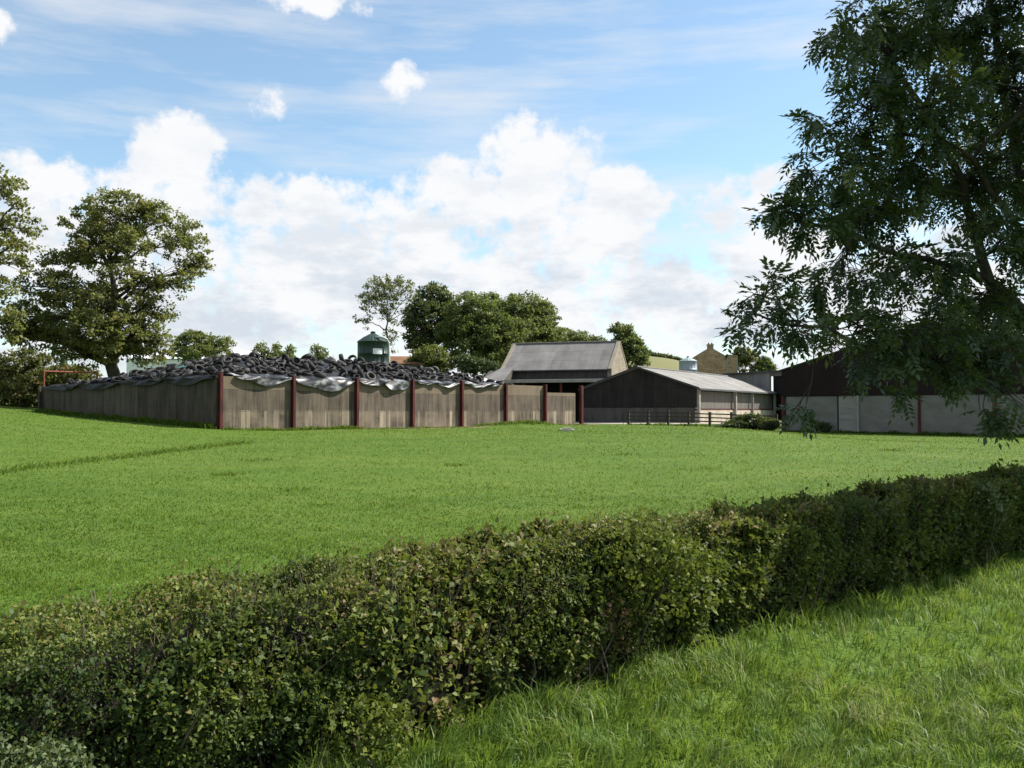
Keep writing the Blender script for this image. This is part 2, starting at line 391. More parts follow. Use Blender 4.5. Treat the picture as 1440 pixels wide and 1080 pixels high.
class MB:
    def __init__(s):
        s.v, s.f, s.uv = [], [], []

    def quad(s, pts, uvs=None):
        i = len(s.v)
        s.v += [tuple(map(float, p)) for p in pts]
        s.f.append(tuple(range(i, i + len(pts))))
        s.uv.append(uvs)

    def box(s, F, a0, a1, b0, b1, z0, z1):
        """box in a frame; z0/z1 may be 4 values (a0b0, a1b0, a1b1, a0b1)"""
        Z0 = z0 if hasattr(z0, '__len__') else [z0] * 4
        Z1 = z1 if hasattr(z1, '__len__') else [z1] * 4
        c = [(a0, b0), (a1, b0), (a1, b1), (a0, b1)]
        lo = [F.pt(a, b, z) for (a, b), z in zip(c, Z0)]
        hi = [F.pt(a, b, z) for (a, b), z in zip(c, Z1)]
        zb = min(Z0)
        for i in range(4):
            j = (i + 1) % 4
            along = (c[i][0], c[j][0]) if i % 2 == 0 else (c[i][1], c[j][1])
            s.quad([lo[i], lo[j], hi[j], hi[i]], [(along[0], Z0[i] - zb), (along[1], Z0[j] - zb), (along[1], Z1[j] - zb), (along[0], Z1[i] - zb)])
        s.quad(hi, [(a, b) for a, b in c])
        s.quad(lo[::-1], [(a, b) for a, b in c[::-1]])

    def prism(s, F, prof, b0, b1):
        """polygon prof [(a,z)] extruded along b"""
        zb = min(p[1] for p in prof)
        p0 = [F.pt(a, b0, z) for a, z in prof]; p1 = [F.pt(a, b1, z) for a, z in prof]
        s.quad(p0, [(a, z - zb) for a, z in prof])
        s.quad(p1[::-1], [(a, z - zb) for a, z in prof[::-1]])
        n = len(prof)
        for i in range(n):
            j = (i + 1) % n
            s.quad([p0[j], p0[i], p1[i], p1[j]], [(b0, prof[j][1] - zb), (b0, prof[i][1] - zb), (b1, prof[i][1] - zb), (b1, prof[j][1] - zb)])

    def slab(s, c0, c1, c2, c3, th):
        """sloping sheet, c0-c1 eave, c3-c2 ridge"""
        c = [np.array(x, float) for x in (c0, c1, c2, c3)]
        n = np.cross(c[1] - c[0], c[3] - c[0]); n /= np.linalg.norm(n)
        if n[2] < 0: n = -n
        L = np.linalg.norm(c[1] - c[0]); W = np.linalg.norm(c[3] - c[0])
        lo = [x - n * th for x in c]
        uv = [(0, 0), (L, 0), (L, W), (0, W)]
        s.quad(c, uv); s.quad(lo[::-1], uv[::-1])
        for i in range(4):
            j = (i + 1) % 4
            s.quad([lo[i], lo[j], c[j], c[i]], [(0, 0), (L, 0), (L, .1), (0, .1)])

    def tube(s, pts, rad, sides=6, cap=True):
        pts = [np.array(p, float) for p in pts]
        n = len(pts)
        rings = []
        prev = None
        for i in range(n):
            d = pts[min(i + 1, n - 1)] - pts[max(i - 1, 0)]
            L = np.linalg.norm(d); d = d / L if L > 1e-9 else np.array((0, 0, 1.0))
            if prev is None:
                a = np.cross(d, (0.31, 0.95, 0.1)); 
            else:
                a = prev - d * np.dot(prev, d)
            a /= max(np.linalg.norm(a), 1e-9); prev = a
            b = np.cross(d, a)
            r = rad[i] if hasattr(rad, '__len__') else rad
            base = len(s.v)
            for k in range(sides):
                t = 2 * pi * k / sides
                s.v.append(tuple(pts[i] + (a * cos(t) + b * sin(t)) * r))
            rings.append(base)
        for i in range(n - 1):
            for k in range(sides):
                k2 = (k + 1) % sides
                s.f.append((rings[i] + k, rings[i] + k2, rings[i + 1] + k2, rings[i + 1] + k)); s.uv.append(None)
        if cap:
            s.f.append(tuple(rings[0] + k for k in range(sides))[::-1]); s.uv.append(None)
            s.f.append(tuple(rings[-1] + k for k in range(sides))); s.uv.append(None)

    def lathe(s, c, prof, sides=32):
        """prof [(r,z)] round the vertical axis at c"""
        base = len(s.v)
        for r, z in prof:
            for k in range(sides):
                t = 2 * pi * k / sides
                s.v.append((c[0] + r * cos(t), c[1] + r * sin(t), c[2] + z))
        R = max(r for r, z in prof)
        for i in range(len(prof) - 1):
            for k in range(sides):
                k2 = (k + 1) % sides
                s.f.append((base + i * sides + k, base + i * sides + k2, base + (i + 1) * sides + k2, base + (i + 1) * sides + k))
                u0, u1 = 2 * pi * R * k / sides, 2 * pi * R * (k + 1) / sides
                s.uv.append([(u0, prof[i][1]), (u1, prof[i][1]), (u1, prof[i + 1][1]), (u0, prof[i + 1][1])])

    def build(s, name, mat, parent=None, smooth=False):
        me = bpy.data.meshes.new(name)
        off = world_loc(parent) if parent is not None else np.zeros(3)
        v = [(p[0] - off[0], p[1] - off[1], p[2] - off[2]) for p in s.v]
        me.from_pydata(v, [], s.f)
        if any(u is not None for u in s.uv):
            ul = me.uv_layers.new(name='UVMap')
            k = 0
            for f, u in zip(s.f, s.uv):
                for q in range(len(f)):
                    ul.data[k].uv = u[q] if u is not None else (0, 0)
                    k += 1
        if smooth:
            me.polygons.foreach_set('use_smooth', [True] * len(me.polygons))
        me.materials.append(MAT[mat])
        o = bpy.data.objects.new(name, me)
        col.objects.link(o)
        if parent is not None: o.parent = parent
        return o


class Fr:
    """local frame: origin, a axis (horizontal), b axis = a turned left 90 degrees"""
    def __init__(s, o, a):
        s.o = np.array((o[0], o[1], 0.0))
        a = np.array((a[0], a[1], 0.0)); s.a = a / np.linalg.norm(a)
        s.b = np.array((-s.a[1], s.a[0], 0.0))

    def pt(s, a, b, z):
        return s.o + s.a * a + s.b * b + np.array((0, 0, z))


def np_mesh(name, verts, faces_flat, nper, mat, parent=None, hue=None):
    """verts (N,3), faces with nper corners each (M,nper)"""
    me = bpy.data.meshes.new(name)
    off = world_loc(parent) if parent is not None else np.zeros(3)
    v = (verts - off).astype(np.float32)
    me.vertices.add(len(v)); me.vertices.foreach_set('co', v.ravel())
    F = faces_flat.astype(np.int32)
    me.loops.add(F.size); me.loops.foreach_set('vertex_index', F.ravel())
    me.polygons.add(len(F))
    me.polygons.foreach_set('loop_start', np.arange(0, F.size, nper, dtype=np.int32))
    me.update(calc_edges=True)
    if hue is not None:
        at = me.attributes.new('hue', 'FLOAT', 'FACE')
        at.data.foreach_set('value', np.clip(hue, 0, 1).astype(np.float32))
    me.materials.append(MAT[mat])
    me.validate()
    o = bpy.data.objects.new(name, me)
    col.objects.link(o)
    if parent is not None: o.parent = parent
    return o


def unit(v):
    return v / np.maximum(np.linalg.norm(v, axis=1, keepdims=True), 1e-9)


def leaf_arrays(p, d, n, L, W, fold=0.15):
    """folded diamond leaves: two triangles either side of the midrib -> quads of 4 verts"""
    d = unit(d); n = n - d * np.sum(n * d, axis=1, keepdims=True); n = unit(n)
    s = np.cross(d, n)
    L = np.asarray(L).reshape(-1, 1); W = np.asarray(W).reshape(-1, 1)
    base = p; tip = p + d * L
    mid = p + d * L * 0.45 + n * W * fold
    a = mid + s * W * 0.5; b = mid - s * W * 0.5
    V = np.stack([base, a, tip, b], axis=1).reshape(-1, 3)
    Fq = np.arange(len(p) * 4).reshape(-1, 4)
    return V, Fq


def rand_dir(n):
    v = rng.normal(size=(n, 3))
    return unit(v)


# ------------------------------------------------------------------ world: sky and clouds
def build_world():
    w = bpy.data.worlds.new('World'); scene.world = w
    w.use_nodes = True
    nt = w.node_tree; nt.nodes.clear()
    out = nt.nodes.new('ShaderNodeOutputWorld')
    bg = nt.nodes.new('ShaderNodeBackground'); bg.inputs['Strength'].default_value = 0.088
    sky = nt.nodes.new('ShaderNodeTexSky'); sky.sky_type = 'NISHITA'
    sky.sun_disc = False
    sky.sun_elevation = SUN_EL
    sky.sun_rotation = atan2(SUN_AZ[0], SUN_AZ[1])
    sky.altitude = 150; sky.air_density = 1.0; sky.dust_density = 0.6; sky.ozone_density = 1.6
    tc = nt.nodes.new('ShaderNodeTexCoord')
    D = tc.outputs['Generated']
    sp = nt.nodes.new('ShaderNodeSeparateXYZ'); nt.links.new(D, sp.inputs[0])
    X, Y, Z = sp.outputs
    az = math_n(nt, 'MULTIPLY', math_n(nt, 'ARCTAN2', X, Y), 180 / pi)
    el = math_n(nt, 'MULTIPLY', math_n(nt, 'ARCSINE', Z), 180 / pi)
    cmb = nt.nodes.new('ShaderNodeCombineXYZ'); nt.links.new(az, cmb.inputs[0]); nt.links.new(el, cmb.inputs[1])
    V = cmb.outputs[0]
    # billow distortion
    nd = noise(nt, V, 0.22, 7, 0.62)
    nd2 = noise(nt, V, 0.75, 6, 0.6)
    dx = math_n(nt, 'MULTIPLY', math_n(nt, 'SUBTRACT', nd.outputs[0], 0.5), 1.0)
    big = noise(nt, mapping(nt, V, (0.10, 0.26, 1)), 1.0, 8, 0.60)

    def ang(px, py):
        p = P(px, py, 100.0) - CAM
        return math.degrees(atan2(p[0], p[1])), math.degrees(math.asin(p[2] / np.linalg.norm(p)))
    clouds = [  # px, py, rx, ry, strength
        (250, 208, 56, 46, 1.0), (225, 240, 60, 45, .95), (225, 275, 120, 45, .92), (60, 265, 115, 50, .88), (571, 113, 34, 30, 0.85), (372, 142, 42, 32, 0.50),
        (760, 225, 85, 62, 1.0), (650, 262, 75, 45, 1.0), (710, 280, 150, 50, 1.0), (870, 295, 80, 58, 1.0), (830, 330, 110, 60, 1.0), (420, 290, 170, 45, .95), (760, 345, 120, 60, .9),
        (110, 330, 220, 90, .9), (470, 400, 300, 110, 1.0), (740, 420, 300, 90, 1.0), (1000, 430, 220, 70, .95), (1090, 370, 110, 55, 0.95),
        (1130, 345, 60, 38, 1.0), (1270, 420, 220, 90, .9), (560, 350, 160, 70, .9), (1060, 275, 120, 40, 0.62), (440, 0, 90, 22, 0.75), (-5, 30, 26, 24, 0.6), (255, 440, 200, 80, 1.0),
        (1000, 310, 90, 28, .55),
    ]
    dens = None
    for (px, py, rx, ry, st) in clouds:
        a, e = ang(px, py)
        ra, re = math.degrees(math.atan(rx / FPX)), math.degrees(math.atan(ry / FPX))
        qa = math_n(nt, 'POWER', math_n(nt, 'ABSOLUTE', math_n(nt, 'MULTIPLY', math_n(nt, 'SUBTRACT', az, a), 1 / ra)), 2.0)
        qe = math_n(nt, 'POWER', math_n(nt, 'ABSOLUTE', math_n(nt, 'MULTIPLY', math_n(nt, 'SUBTRACT', el, e), 1 / re)), 2.0)
        q = math_n(nt, 'SUBTRACT', 1.0, math_n(nt, 'ADD', qa, qe))
        q = math_n(nt, 'MAXIMUM', q, -1.2)
        q = math_n(nt, 'ADD', q, st - 1.0)
        dens = q if dens is None else math_n(nt, 'MAXIMUM', dens, q)
    # general cover low in the whole sky, and away from the view
    lowband = math_n(nt, 'SUBTRACT', 0.45, math_n(nt, 'MULTIPLY', math_n(nt, 'ABSOLUTE', math_n(nt, 'SUBTRACT', el, 3.0)), 0.16))
    dens = math_n(nt, 'MAXIMUM', dens, lowband)
    behind = math_n(nt, 'MULTIPLY', math_n(nt, 'SUBTRACT', math_n(nt, 'ABSOLUTE', az), 38.0), 0.05, clamp=True)
    away = math_n(nt, 'SUBTRACT', math_n(nt, 'MULTIPLY', behind, math_n(nt, 'ADD', math_n(nt, 'MULTIPLY', math_n(nt, 'SUBTRACT', big.outputs[0], 0.5), 5.0), 1.6)), 1.7)
    dens = math_n(nt, 'MAXIMUM', dens, away)
    t = math_n(nt, 'ADD', dens, math_n(nt, 'MULTIPLY', dx, 3.6))
    t = math_n(nt, 'ADD', t, math_n(nt, 'MULTIPLY', math_n(nt, 'SUBTRACT', nd2.outputs[0], 0.5), 2.4))
    mask = nt.nodes.new('ShaderNodeMapRange'); mask.interpolation_type = 'SMOOTHSTEP'
    nt.links.new(t, mask.inputs[0]); mask.inputs[1].default_value = -0.22; mask.inputs[2].default_value = 0.72
    # cirrus streaks
    ci = noise(nt, mapping(nt, V, (0.055, 0.42, 1), (0, 0, radians(-5))), 1.0, 7, 0.62)
    ci2 = noise(nt, mapping(nt, V, (0.05, 0.10, 1)), 1.0, 3, 0.5)
    cir = math_n(nt, 'MULTIPLY', math_n(nt, 'SUBTRACT', math_n(nt, 'ADD', math_n(nt, 'MULTIPLY', ci.outputs[0], 0.65), math_n(nt, 'MULTIPLY', ci2.outputs[0], 0.5)), 0.515), 4.5, clamp=True)
    cir = math_n(nt, 'ADD', math_n(nt, 'MULTIPLY', cir, 0.62), 0.08)

    # cloud tone: thick parts and undersides slightly grey-blue
    thick = nt.nodes.new('ShaderNodeMapRange'); thick.interpolation_type = 'SMOOTHSTEP'
    sh = noise(nt, mapping(nt, V, (0.14, 0.34, 1)), 1.0, 8, 0.62)
    nt.links.new(sh.outputs[0], thick.inputs[0]); thick.inputs[1].default_value = 0.42; thick.inputs[2].default_value = 0.62
    lowel = math_n(nt, 'MULTIPLY', math_n(nt, 'SUBTRACT', 17.5, el), 0.10, clamp=True)
    gfac = math_n(nt, 'MULTIPLY', thick.outputs[0], lowel)
    ccol = mixc(nt, math_n(nt, 'MULTIPLY', gfac, 0.9), CLOUD_W, CLOUD_G)
    blue = mixc(nt, 1.0, sky.outputs[0], SKY_TINT, 'MULTIPLY')
    c = mixc(nt, cir, blue, tuple(0.93 * v for v in CLOUD_W))
    c = mixc(nt, mask.outputs[0], c, ccol)
    nt.links.new(c, bg.inputs['Color'])
    nt.links.new(bg.outputs[0], out.inputs[0])
    w.cycles.sampling_method = 'MANUAL'; w.cycles.sample_map_resolution = 512


CLOUD_W = (5.5, 5.55, 5.65)
CLOUD_G = (3.75, 4.15, 4.65)
SKY_TINT = (1.04, 1.17, 1.12)
build_world()

sun = bpy.data.lights.new('sun', 'SUN')
sun.energy = 4.8; sun.angle = radians(0.53); sun.color = (1.0, 0.945, 0.86)
so = bpy.data.objects.new('sun', sun); col.objects.link(so)
from mathutils import Vector
sd = Vector((SUN_AZ[0] * cos(SUN_EL), SUN_AZ[1] * cos(SUN_EL), sin(SUN_EL)))
so.rotation_euler = sd.to_track_quat('Z', 'Y').to_euler()
so.location = (30, 5, 40)

cam = bpy.data.cameras.new('camera')
cam.sensor_width = 36; cam.sensor_fit = 'HORIZONTAL'; cam.lens = 36 * FPX / 1440
cam.clip_end = 6000; cam.clip_start = 0.05
co = bpy.data.objects.new('camera', cam); col.objects.link(co)
co.location = CAM; co.rotation_euler = (radians(90) + PITCH, 0, 0)
scene.camera = co
vs = scene.view_settings
vs.view_transform = 'Standard'; vs.look = 'None'; vs.exposure = 1.0; vs.gamma = 1

# ------------------------------------------------------------------ ground
def spaced(lo, hi, fine_lo, fine_hi, step, grow=1.18):
    xs = list(np.arange(fine_lo, fine_hi + step / 2, step))
    s = step; x = xs[-1]
    while x < hi:
        s *= grow; x += s; xs.append(x)
    s = step; x = xs[0]; pre = []
    while x > lo:
        s *= grow; x -= s; pre.append(x)
    return np.array(pre[::-1] + xs)


gx = spaced(-2500, 2500, -45, 45, 0.6); gy = spaced(-300, 4000, -3, 100, 0.6)
GX, GY = np.meshgrid(gx, gy)
GZ = gz(GX, GY)
V = np.stack([GX, GY, GZ], axis=-1).reshape(-1, 3)
nx, ny = len(gx), len(gy)
idx = np.arange(nx * ny).reshape(ny, nx)
Fq = np.stack([idx[:-1, :-1], idx[:-1, 1:], idx[1:, 1:], idx[1:, :-1]], axis=-1).reshape(-1, 4)
ground = np_mesh('ground', V, Fq, 4, 'turf')
ground.data.polygons.foreach_set('use_smooth', [True] * len(ground.data.polygons))
tag(ground, 'green grass field sloping up gently to the farm', 'field', kind='structure')

# far hill behind the farm
hx = np.linspace(-60, 150, 60); hy = np.linspace(215, 460, 40)
HX, HY = np.meshgrid(hx, hy)
HZ = 1.0 + 21.0 * np.exp(-((HX - 40) / 44) ** 4 - ((HY - 340) / 75) ** 2) + 0.6 * np.sin(HX * .07) - 4 * sm((HX - 45) / 60)
V = np.stack([HX, HY, HZ], axis=-1).reshape(-1, 3)
idx = np.arange(60 * 40).reshape(40, 60)
Fq = np.stack([idx[:-1, :-1], idx[:-1, 1:], idx[1:, 1:], idx[1:, :-1]], axis=-1).reshape(-1, 4)
hill = np_mesh('hill', V, Fq, 4, 'hill')
hill.data.polygons.foreach_set('use_smooth', [True] * len(hill.data.polygons))
tag(hill, 'dry yellow green hillside pasture behind the grey silo', 'hill', kind='structure')

# ------------------------------------------------------------------ silage clamp
C0 = np.array((-15.85, 50.0)); UD = np.array((21.4, 26.0)); UL = np.linalg.norm(UD); UD = UD / UL
FW = Fr(C0, UD)                      # a along the sunny wall, b back behind it
BAY = UL / 7
WT = 3.86
clamp = empty('silage_clamp', (C0[0], C0[1], g(*C0)), 'long walled silage clamp of stained concrete panels between red steel posts', 'silage clamp')
for i in range(7):
    a0, a1 = i * BAY + 0.04, (i + 1) * BAY - 0.04
    top = WT + 0.02 * (i % 3) if i < 6 else 3.40
    m = MB()
    p0 = FW.pt(a0, 0, 0); p1 = FW.pt(a1, 0, 0)
    if i == 6: a1 -= 0.55
    m.box(FW, a0, a1, 0.0, 0.18, min(g(p0[0], p0[1]), g(p1[0], p1[1])) - 0.15, top)
    m.build('wall_panel', 'concrete', clamp)
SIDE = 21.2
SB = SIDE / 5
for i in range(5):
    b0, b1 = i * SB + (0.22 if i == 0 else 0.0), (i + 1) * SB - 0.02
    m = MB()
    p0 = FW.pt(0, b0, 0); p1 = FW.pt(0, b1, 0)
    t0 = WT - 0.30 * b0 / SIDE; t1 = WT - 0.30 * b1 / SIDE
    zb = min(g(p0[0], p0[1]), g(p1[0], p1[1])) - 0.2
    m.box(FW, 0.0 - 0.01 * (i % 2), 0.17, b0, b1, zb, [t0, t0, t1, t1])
    m.build('wall_panel', 'concrete_shaded', clamp)
# steel H posts: two flanges and a web
def hpost(F, a, b, z0, z1, w=0.17, dep=0.26):
    m = MB()
    m.box(F, a - w / 2, a + w / 2, b - dep, b - dep + 0.03, z0, z1)
    m.box(F, a - w / 2, a + w / 2, b - 0.03, b, z0, z1)
    m.box(F, a - 0.03, a + 0.03, b - dep + 0.03, b - 0.03, z0, z1)
    return m
for i in range(8):
    a = i * BAY
    p = FW.pt(a, 0, 0)
    zt = 4.02 if i < 7 else 4.05
    hpost(FW, a, -0.003, g(p[0], p[1]) - 0.1, zt, dep=0.27).build('post', 'red_steel', clamp)
FS = Fr(FW.pt(0, SIDE, 0)[:2], FW.b)
p = FW.pt(0, SIDE, 0)
hpost(FS, 0.15, 0.2, g(p[0], p[1]) - 0.1, 3.62).build('post', 'wood_dark', clamp)
p = FW.pt(6.55 * BAY + 2.4, 1.2, 0)
m = MB(); m.box(FW, 7 * BAY + 0.35, 7 * BAY + 0.5, -0.05, 0.12, g(p[0], p[1]) - 0.1, 4.0); m.build('post', 'red_steel', clamp)

# silage heap under black sheet
def heap_z(u, v):
    Hu = np.interp(u, [0, 8, 13, 17, 21, 24.5, 27], [1.22, 1.38, 1.42, 1.22, 0.95, .55, -0.9])
    Hv = np.interp(v, [0, 7, 10, 14, 19, 23], [1, 1, 0.82, 0.52, -0.15, -0.6])
    r = sm(np.minimum(u + 0.6, v + 0.6) / 5.0)
    lump = 0.10 * np.sin(u * 1.7 + v * 0.9) * np.sin(v * 1.3 - u * 0.4) + 0.06 * np.sin(u * 3.1 + 1.0) * np.sin(v * 2.7)
    return WT - 0.12 - 0.16 * np.clip(v / SIDE, 0, 1) * (u < 3) + r * Hu * Hv + lump * np.clip(r * 2, 0, 1)

us = np.arange(0.2, 27.3, 0.28); vsn = np.arange(0.2, 21.0, 0.28)
UU, VV = np.meshgrid(us, vsn)
ZZ = heap_z(UU, VV) + rng.normal(0, 0.02, UU.shape)
PTS = FW.o + UU[..., None] * FW.a + VV[..., None] * FW.b + np.stack([0 * UU, 0 * UU, ZZ], -1)
idx = np.arange(UU.size).reshape(UU.shape)
Fq = np.stack([idx[:-1, :-1], idx[:-1, 1:], idx[1:, 1:], idx[1:, :-1]], axis=-1).reshape(-1, 4)
hp0 = FW.pt(10, 5, 2.0)
heap = empty('silage_sheet', hp0, 'black plastic sheet over the silage heap with silvery folds hanging over the wall', 'plastic sheet')
hs = np_mesh('cover', PTS.reshape(-1, 3), Fq, 4, 'black_sheet', heap)
hs.data.polygons.foreach_set('use_smooth', [True] * len(hs.data.polygons))


def m_flap():
    m, nt, out = new_mat('crumpled_plastic')
    uv = nt.nodes.new('ShaderNodeUVMap').outputs[0]
    n = noise(nt, mapping(nt, uv, (1.3, 2.6, 1), (0, 0, 0.5)), 1.0, 3, 0.5)
    n2 = noise(nt, mapping(nt, uv, (0.7, 1.5, 1), (0, 0, -0.7)), 1.6, 3, 0.5)
    f = math_n(nt, 'ADD', math_n(nt, 'MULTIPLY', n.outputs[0], .5), math_n(nt, 'MULTIPLY', n2.outputs[0], .5))
    r = ramp(nt, [(0.45, (0.010, 0.010, 0.012)), (0.51, (0.05, 0.051, 0.056)), (0.565, (0.18, 0.183, 0.19)), (0.65, (0.42, 0.42, 0.44))], f)  # sky sheen and dark folds of the sheet painted as ramp colours
    principled(nt, out, r.outputs[0], 0.42, 0.4, n.outputs[0], 0.03, 0.5)
    return m
MAT['flap'] = m_flap()


def flap(a0, a1, drop, mat='flap', F=FW, seed=0, face=-1, top=WT):
    """sheet edge hanging over the wall: rounded over the top, scalloped bottom, folds"""
    r = np.random.default_rng(seed)
    na, nb = 46, 12
    m = MB()
    ph = r.uniform(0, 6, 6)
    grid = []
    for i in range(na + 1):
        t = i / na
        a = a0 + (a1 - a0) * t
        sag = drop * (0.18 + 0.82 * sin(pi * t) ** 0.8) * (0.9 + 0.12 * sin(9 * t + ph[0]))
        row = []
        for j in range(nb + 1):
            s = j / nb
            if s < 0.35:      # lying back over the heap
                q = s / 0.35
                b = 0.9 - 0.9 * q; z = top + 0.22 * (1 - q) + 0.07 * sin(q * pi)
            else:
                q = (s - 0.35) / 0.65
                b = -0.06 - 0.05 * q; z = top + 0.05 - sag * q
            bul = (0.06 * sin(a * 2.6 + ph[1] + 3.0 * s) + 0.045 * sin(a * 5.3 + ph[2] - 9 * s * (2 * t - 1)) + 0.025 * sin(s * 9 + a * 4 + ph[3])) * min(1, s * 3)
            b2 = b - (bul + .11) * .8 if s >= 0.35 else b
            row.append((a, b2, z + 0.4 * bul))
        grid.append(row)
    for i in range(na):
        for j in range(nb):
            q = [grid[i][j], grid[i + 1][j], grid[i + 1][j + 1], grid[i][j + 1]]
            m.quad([F.pt(*x) for x in q], [(x[0], x[2]) for x in q])
    return m

flaps = [(0.95, 4.75, 0.62, 1), (BAY + 0.15, 2 * BAY - 0.2, 0.98, 2), (2 * BAY + 0.15, 2.55 * BAY, 0.55, 3), (2.45 * BAY, 3 * BAY - 0.2, 0.9, 4),
         (3 * BAY + 0.1, 3.5 * BAY, 0.22, 5), (3.5 * BAY, 4 * BAY - 0.1, 0.45, 6), (4 * BAY + 0.1, 4.9 * BAY, 0.32, 7)]
for a0, a1, dr, sd_ in flaps:
    flap(a0, a1, dr * .82, seed=sd_).build('hanging_fold', 'flap', heap, True)
# dark edge hanging over the shaded side wall
FL = Fr(FW.pt(0, SIDE, 0)[:2], -FW.b)   # a from far end to the corner, b points away from the heap's outside
for k in range(4):
    a0 = 0.3 + k * 5.1
    flap(a0, a0 + 5.3, 0.34 + 0.1 * (k % 2), F=FL, seed=20 + k, top=WT - 0.28 + 0.075 * k).build('hanging_fold', 'black_sheet', heap, True)

# tyres
def tyre_mesh():
    m = MB()
    R, r, w = 0.30, 0.19, 0.11
    prof = [(r, -w * .7), (r + .05, -w), (R - .03, -w), (R, -w * .65), (R, w * .65), (R - .03, w), (r + .05, w), (r, w * .7), (r + .02, 0.0)]
    sides = 20
    for rr, z in prof:
        for k in range(sides):
            t = 2 * pi * k / sides
            q = rr + (0.008 if (k % 2 and rr >= R - 0.001) else 0)
            m.v.append((q * cos(t), q * sin(t), z))
    n = len(prof)
    for i in range(n):
        for k in range(sides):
            k2 = (k + 1) % sides; i2 = (i + 1) % n
            m.f.append((i * sides + k, i * sides + k2, i2 * sides + k2, i2 * sides + k)); m.uv.append(None)
    return m
ty0 = tyre_mesh().build('tyre', 'rubber', None, True)
TY_LABEL = 'worn black rubber tyre weighing down the plastic sheet on the silage heap'
tag(ty0, TY_LABEL, 'tyre', 'tyres heaped on the silage sheet')
spots = []
cand = 0
trng = np.random.default_rng(3)
def slope_frame(u, v):
    e = 0.15
    zu = (heap_z(u + e, v) - heap_z(u - e, v)) / (2 * e); zv = (heap_z(u, v + e) - heap_z(u, v - e)) / (2 * e)
    n = np.array((0, 0, 1.0)) - FW.a * float(zu) - FW.b * float(zv)
    return n / np.linalg.norm(n)
def try_spots(n, gen, dmin):
    k = 0; tries = 0
    while k < n and tries < 20000:
        tries += 1
        u, v = gen()
        if u < 0.35 or v < 0.4 or v > 20 or u > 26: continue
        if any((u - a) ** 2 + (v - b) ** 2 < dmin ** 2 for a, b in spots): continue
        spots.append((u, v)); k += 1
try_spots(200, lambda: (trng.uniform(0.4, 25.8), abs(trng.normal(0, 2.2)) + 0.4), 0.47)
try_spots(100, lambda: (abs(trng.normal(0, 2.4)) + 0.35, trng.uniform(0.4, 20)), 0.50)
for i, (u, v) in enumerate(spots):
    o = ty0 if i == 0 else ty0.copy()
    if i: col.objects.link(o)
    z = float(heap_z(u, v))
    o.location = FW.pt(u, v, z + 0.13 + trng.uniform(0, 0.10))
    nn = slope_frame(u, v) + trng.normal(0, 0.22, 3)
    if trng.random() < 0.22:
        nn = nn + trng.normal(0, 0.9, 3); nn[2] = abs(nn[2]) + .1
        o.location.z += 0.10
    q = Vector(nn).to_track_quat('Z', 'Y')
    o.rotation_euler = q.to_euler()
    s = trng.choice([.72, .88, 1.0, 1.12, 1.3], p=[.15, .3, .3, .17, .08]) * trng.uniform(.94, 1.06); o.scale = (s, s, s * trng.uniform(0.9, 1.15))

# bits of coloured sheet among the tyres
MAT['sheet_blue'] = m_noise('blue_grey_plastic', (0.018, 0.025, 0.055), (0.06, 0.075, 0.14), 2, 0.4, 0.5)
MAT['sheet_green'] = m_noise('green_plastic', (0.03, 0.10, 0.07), (0.10, 0.24, 0.18), 2, 0.4, 0.5)
MAT['sheet_white'] = m_noise('pale_plastic', (0.45, 0.46, 0.47), (0.74, 0.74, 0.74), 2, 0.4, 0.5)
def rag(u, v, L, W, rot, seed):
    r = np.random.default_rng(seed); m = MB(); n = 10
    gr = []
    for i in range(n + 1):
        for j in range(n + 1):
            a = (i / n - .5) * L * (1 + .2 * sin(j * 1.3 + seed)); b = (j / n - .5) * W * (1 + .25 * sin(i * .9 + seed))
            uu = u + a * cos(rot) - b * sin(rot); vv = max(0.15, v + a * sin(rot) + b * cos(rot))
            gr.append(FW.pt(uu, vv, float(heap_z(uu, vv)) + 0.24 + 0.06 * sin(i * 1.7 + seed) * cos(j * 2.1) + r.uniform(0, .04)))
    for i in range(n):
        for j in range(n):
            k = i * (n + 1) + j
            m.quad([gr[k], gr[k + n + 1], gr[k + n + 2], gr[k + 1]])
    return m
tag(rag(1.0, 13.5, 2.4, 1.3, 1.5, 1).build('plastic_scrap', 'sheet_blue', None, True), 'blue grey plastic scrap among the tyres near the low left end of the heap', 'plastic scrap')
tag(rag(0.9, 9.3, 1.8, 1.2, 1.5, 2).build('plastic_scrap', 'sheet_blue', None, True), 'navy blue plastic scrap among the tyres above the middle of the shaded wall', 'plastic scrap')
tag(rag(2.2, 6.9, 1.7, 0.8, 1.4, 3).build('plastic_scrap', 'sheet_green', None, True), 'green plastic scrap among the tyres on the heap', 'plastic scrap')
tag(rag(24.2, 1.9, 2.6, 1.5, 0.1, 4).build('plastic_scrap', 'sheet_white', None, True), 'pale plastic scrap at the low right end of the tyre heap', 'plastic scrap')

# ------------------------------------------------------------------ buildings
def roof_slab(mb, F, a0, a1, z0, b0, z1, b1, th=0.08):
    mb.slab(F.pt(a0, b0, z0), F.pt(a1, b0, z0), F.pt(a1, b1, z1), F.pt(a0, b1, z1), th)

def gable_prof(w, z0, ze, zr):
    return [(0, z0), (w, z0), (w, ze), (w / 2, zr), (0, ze)]

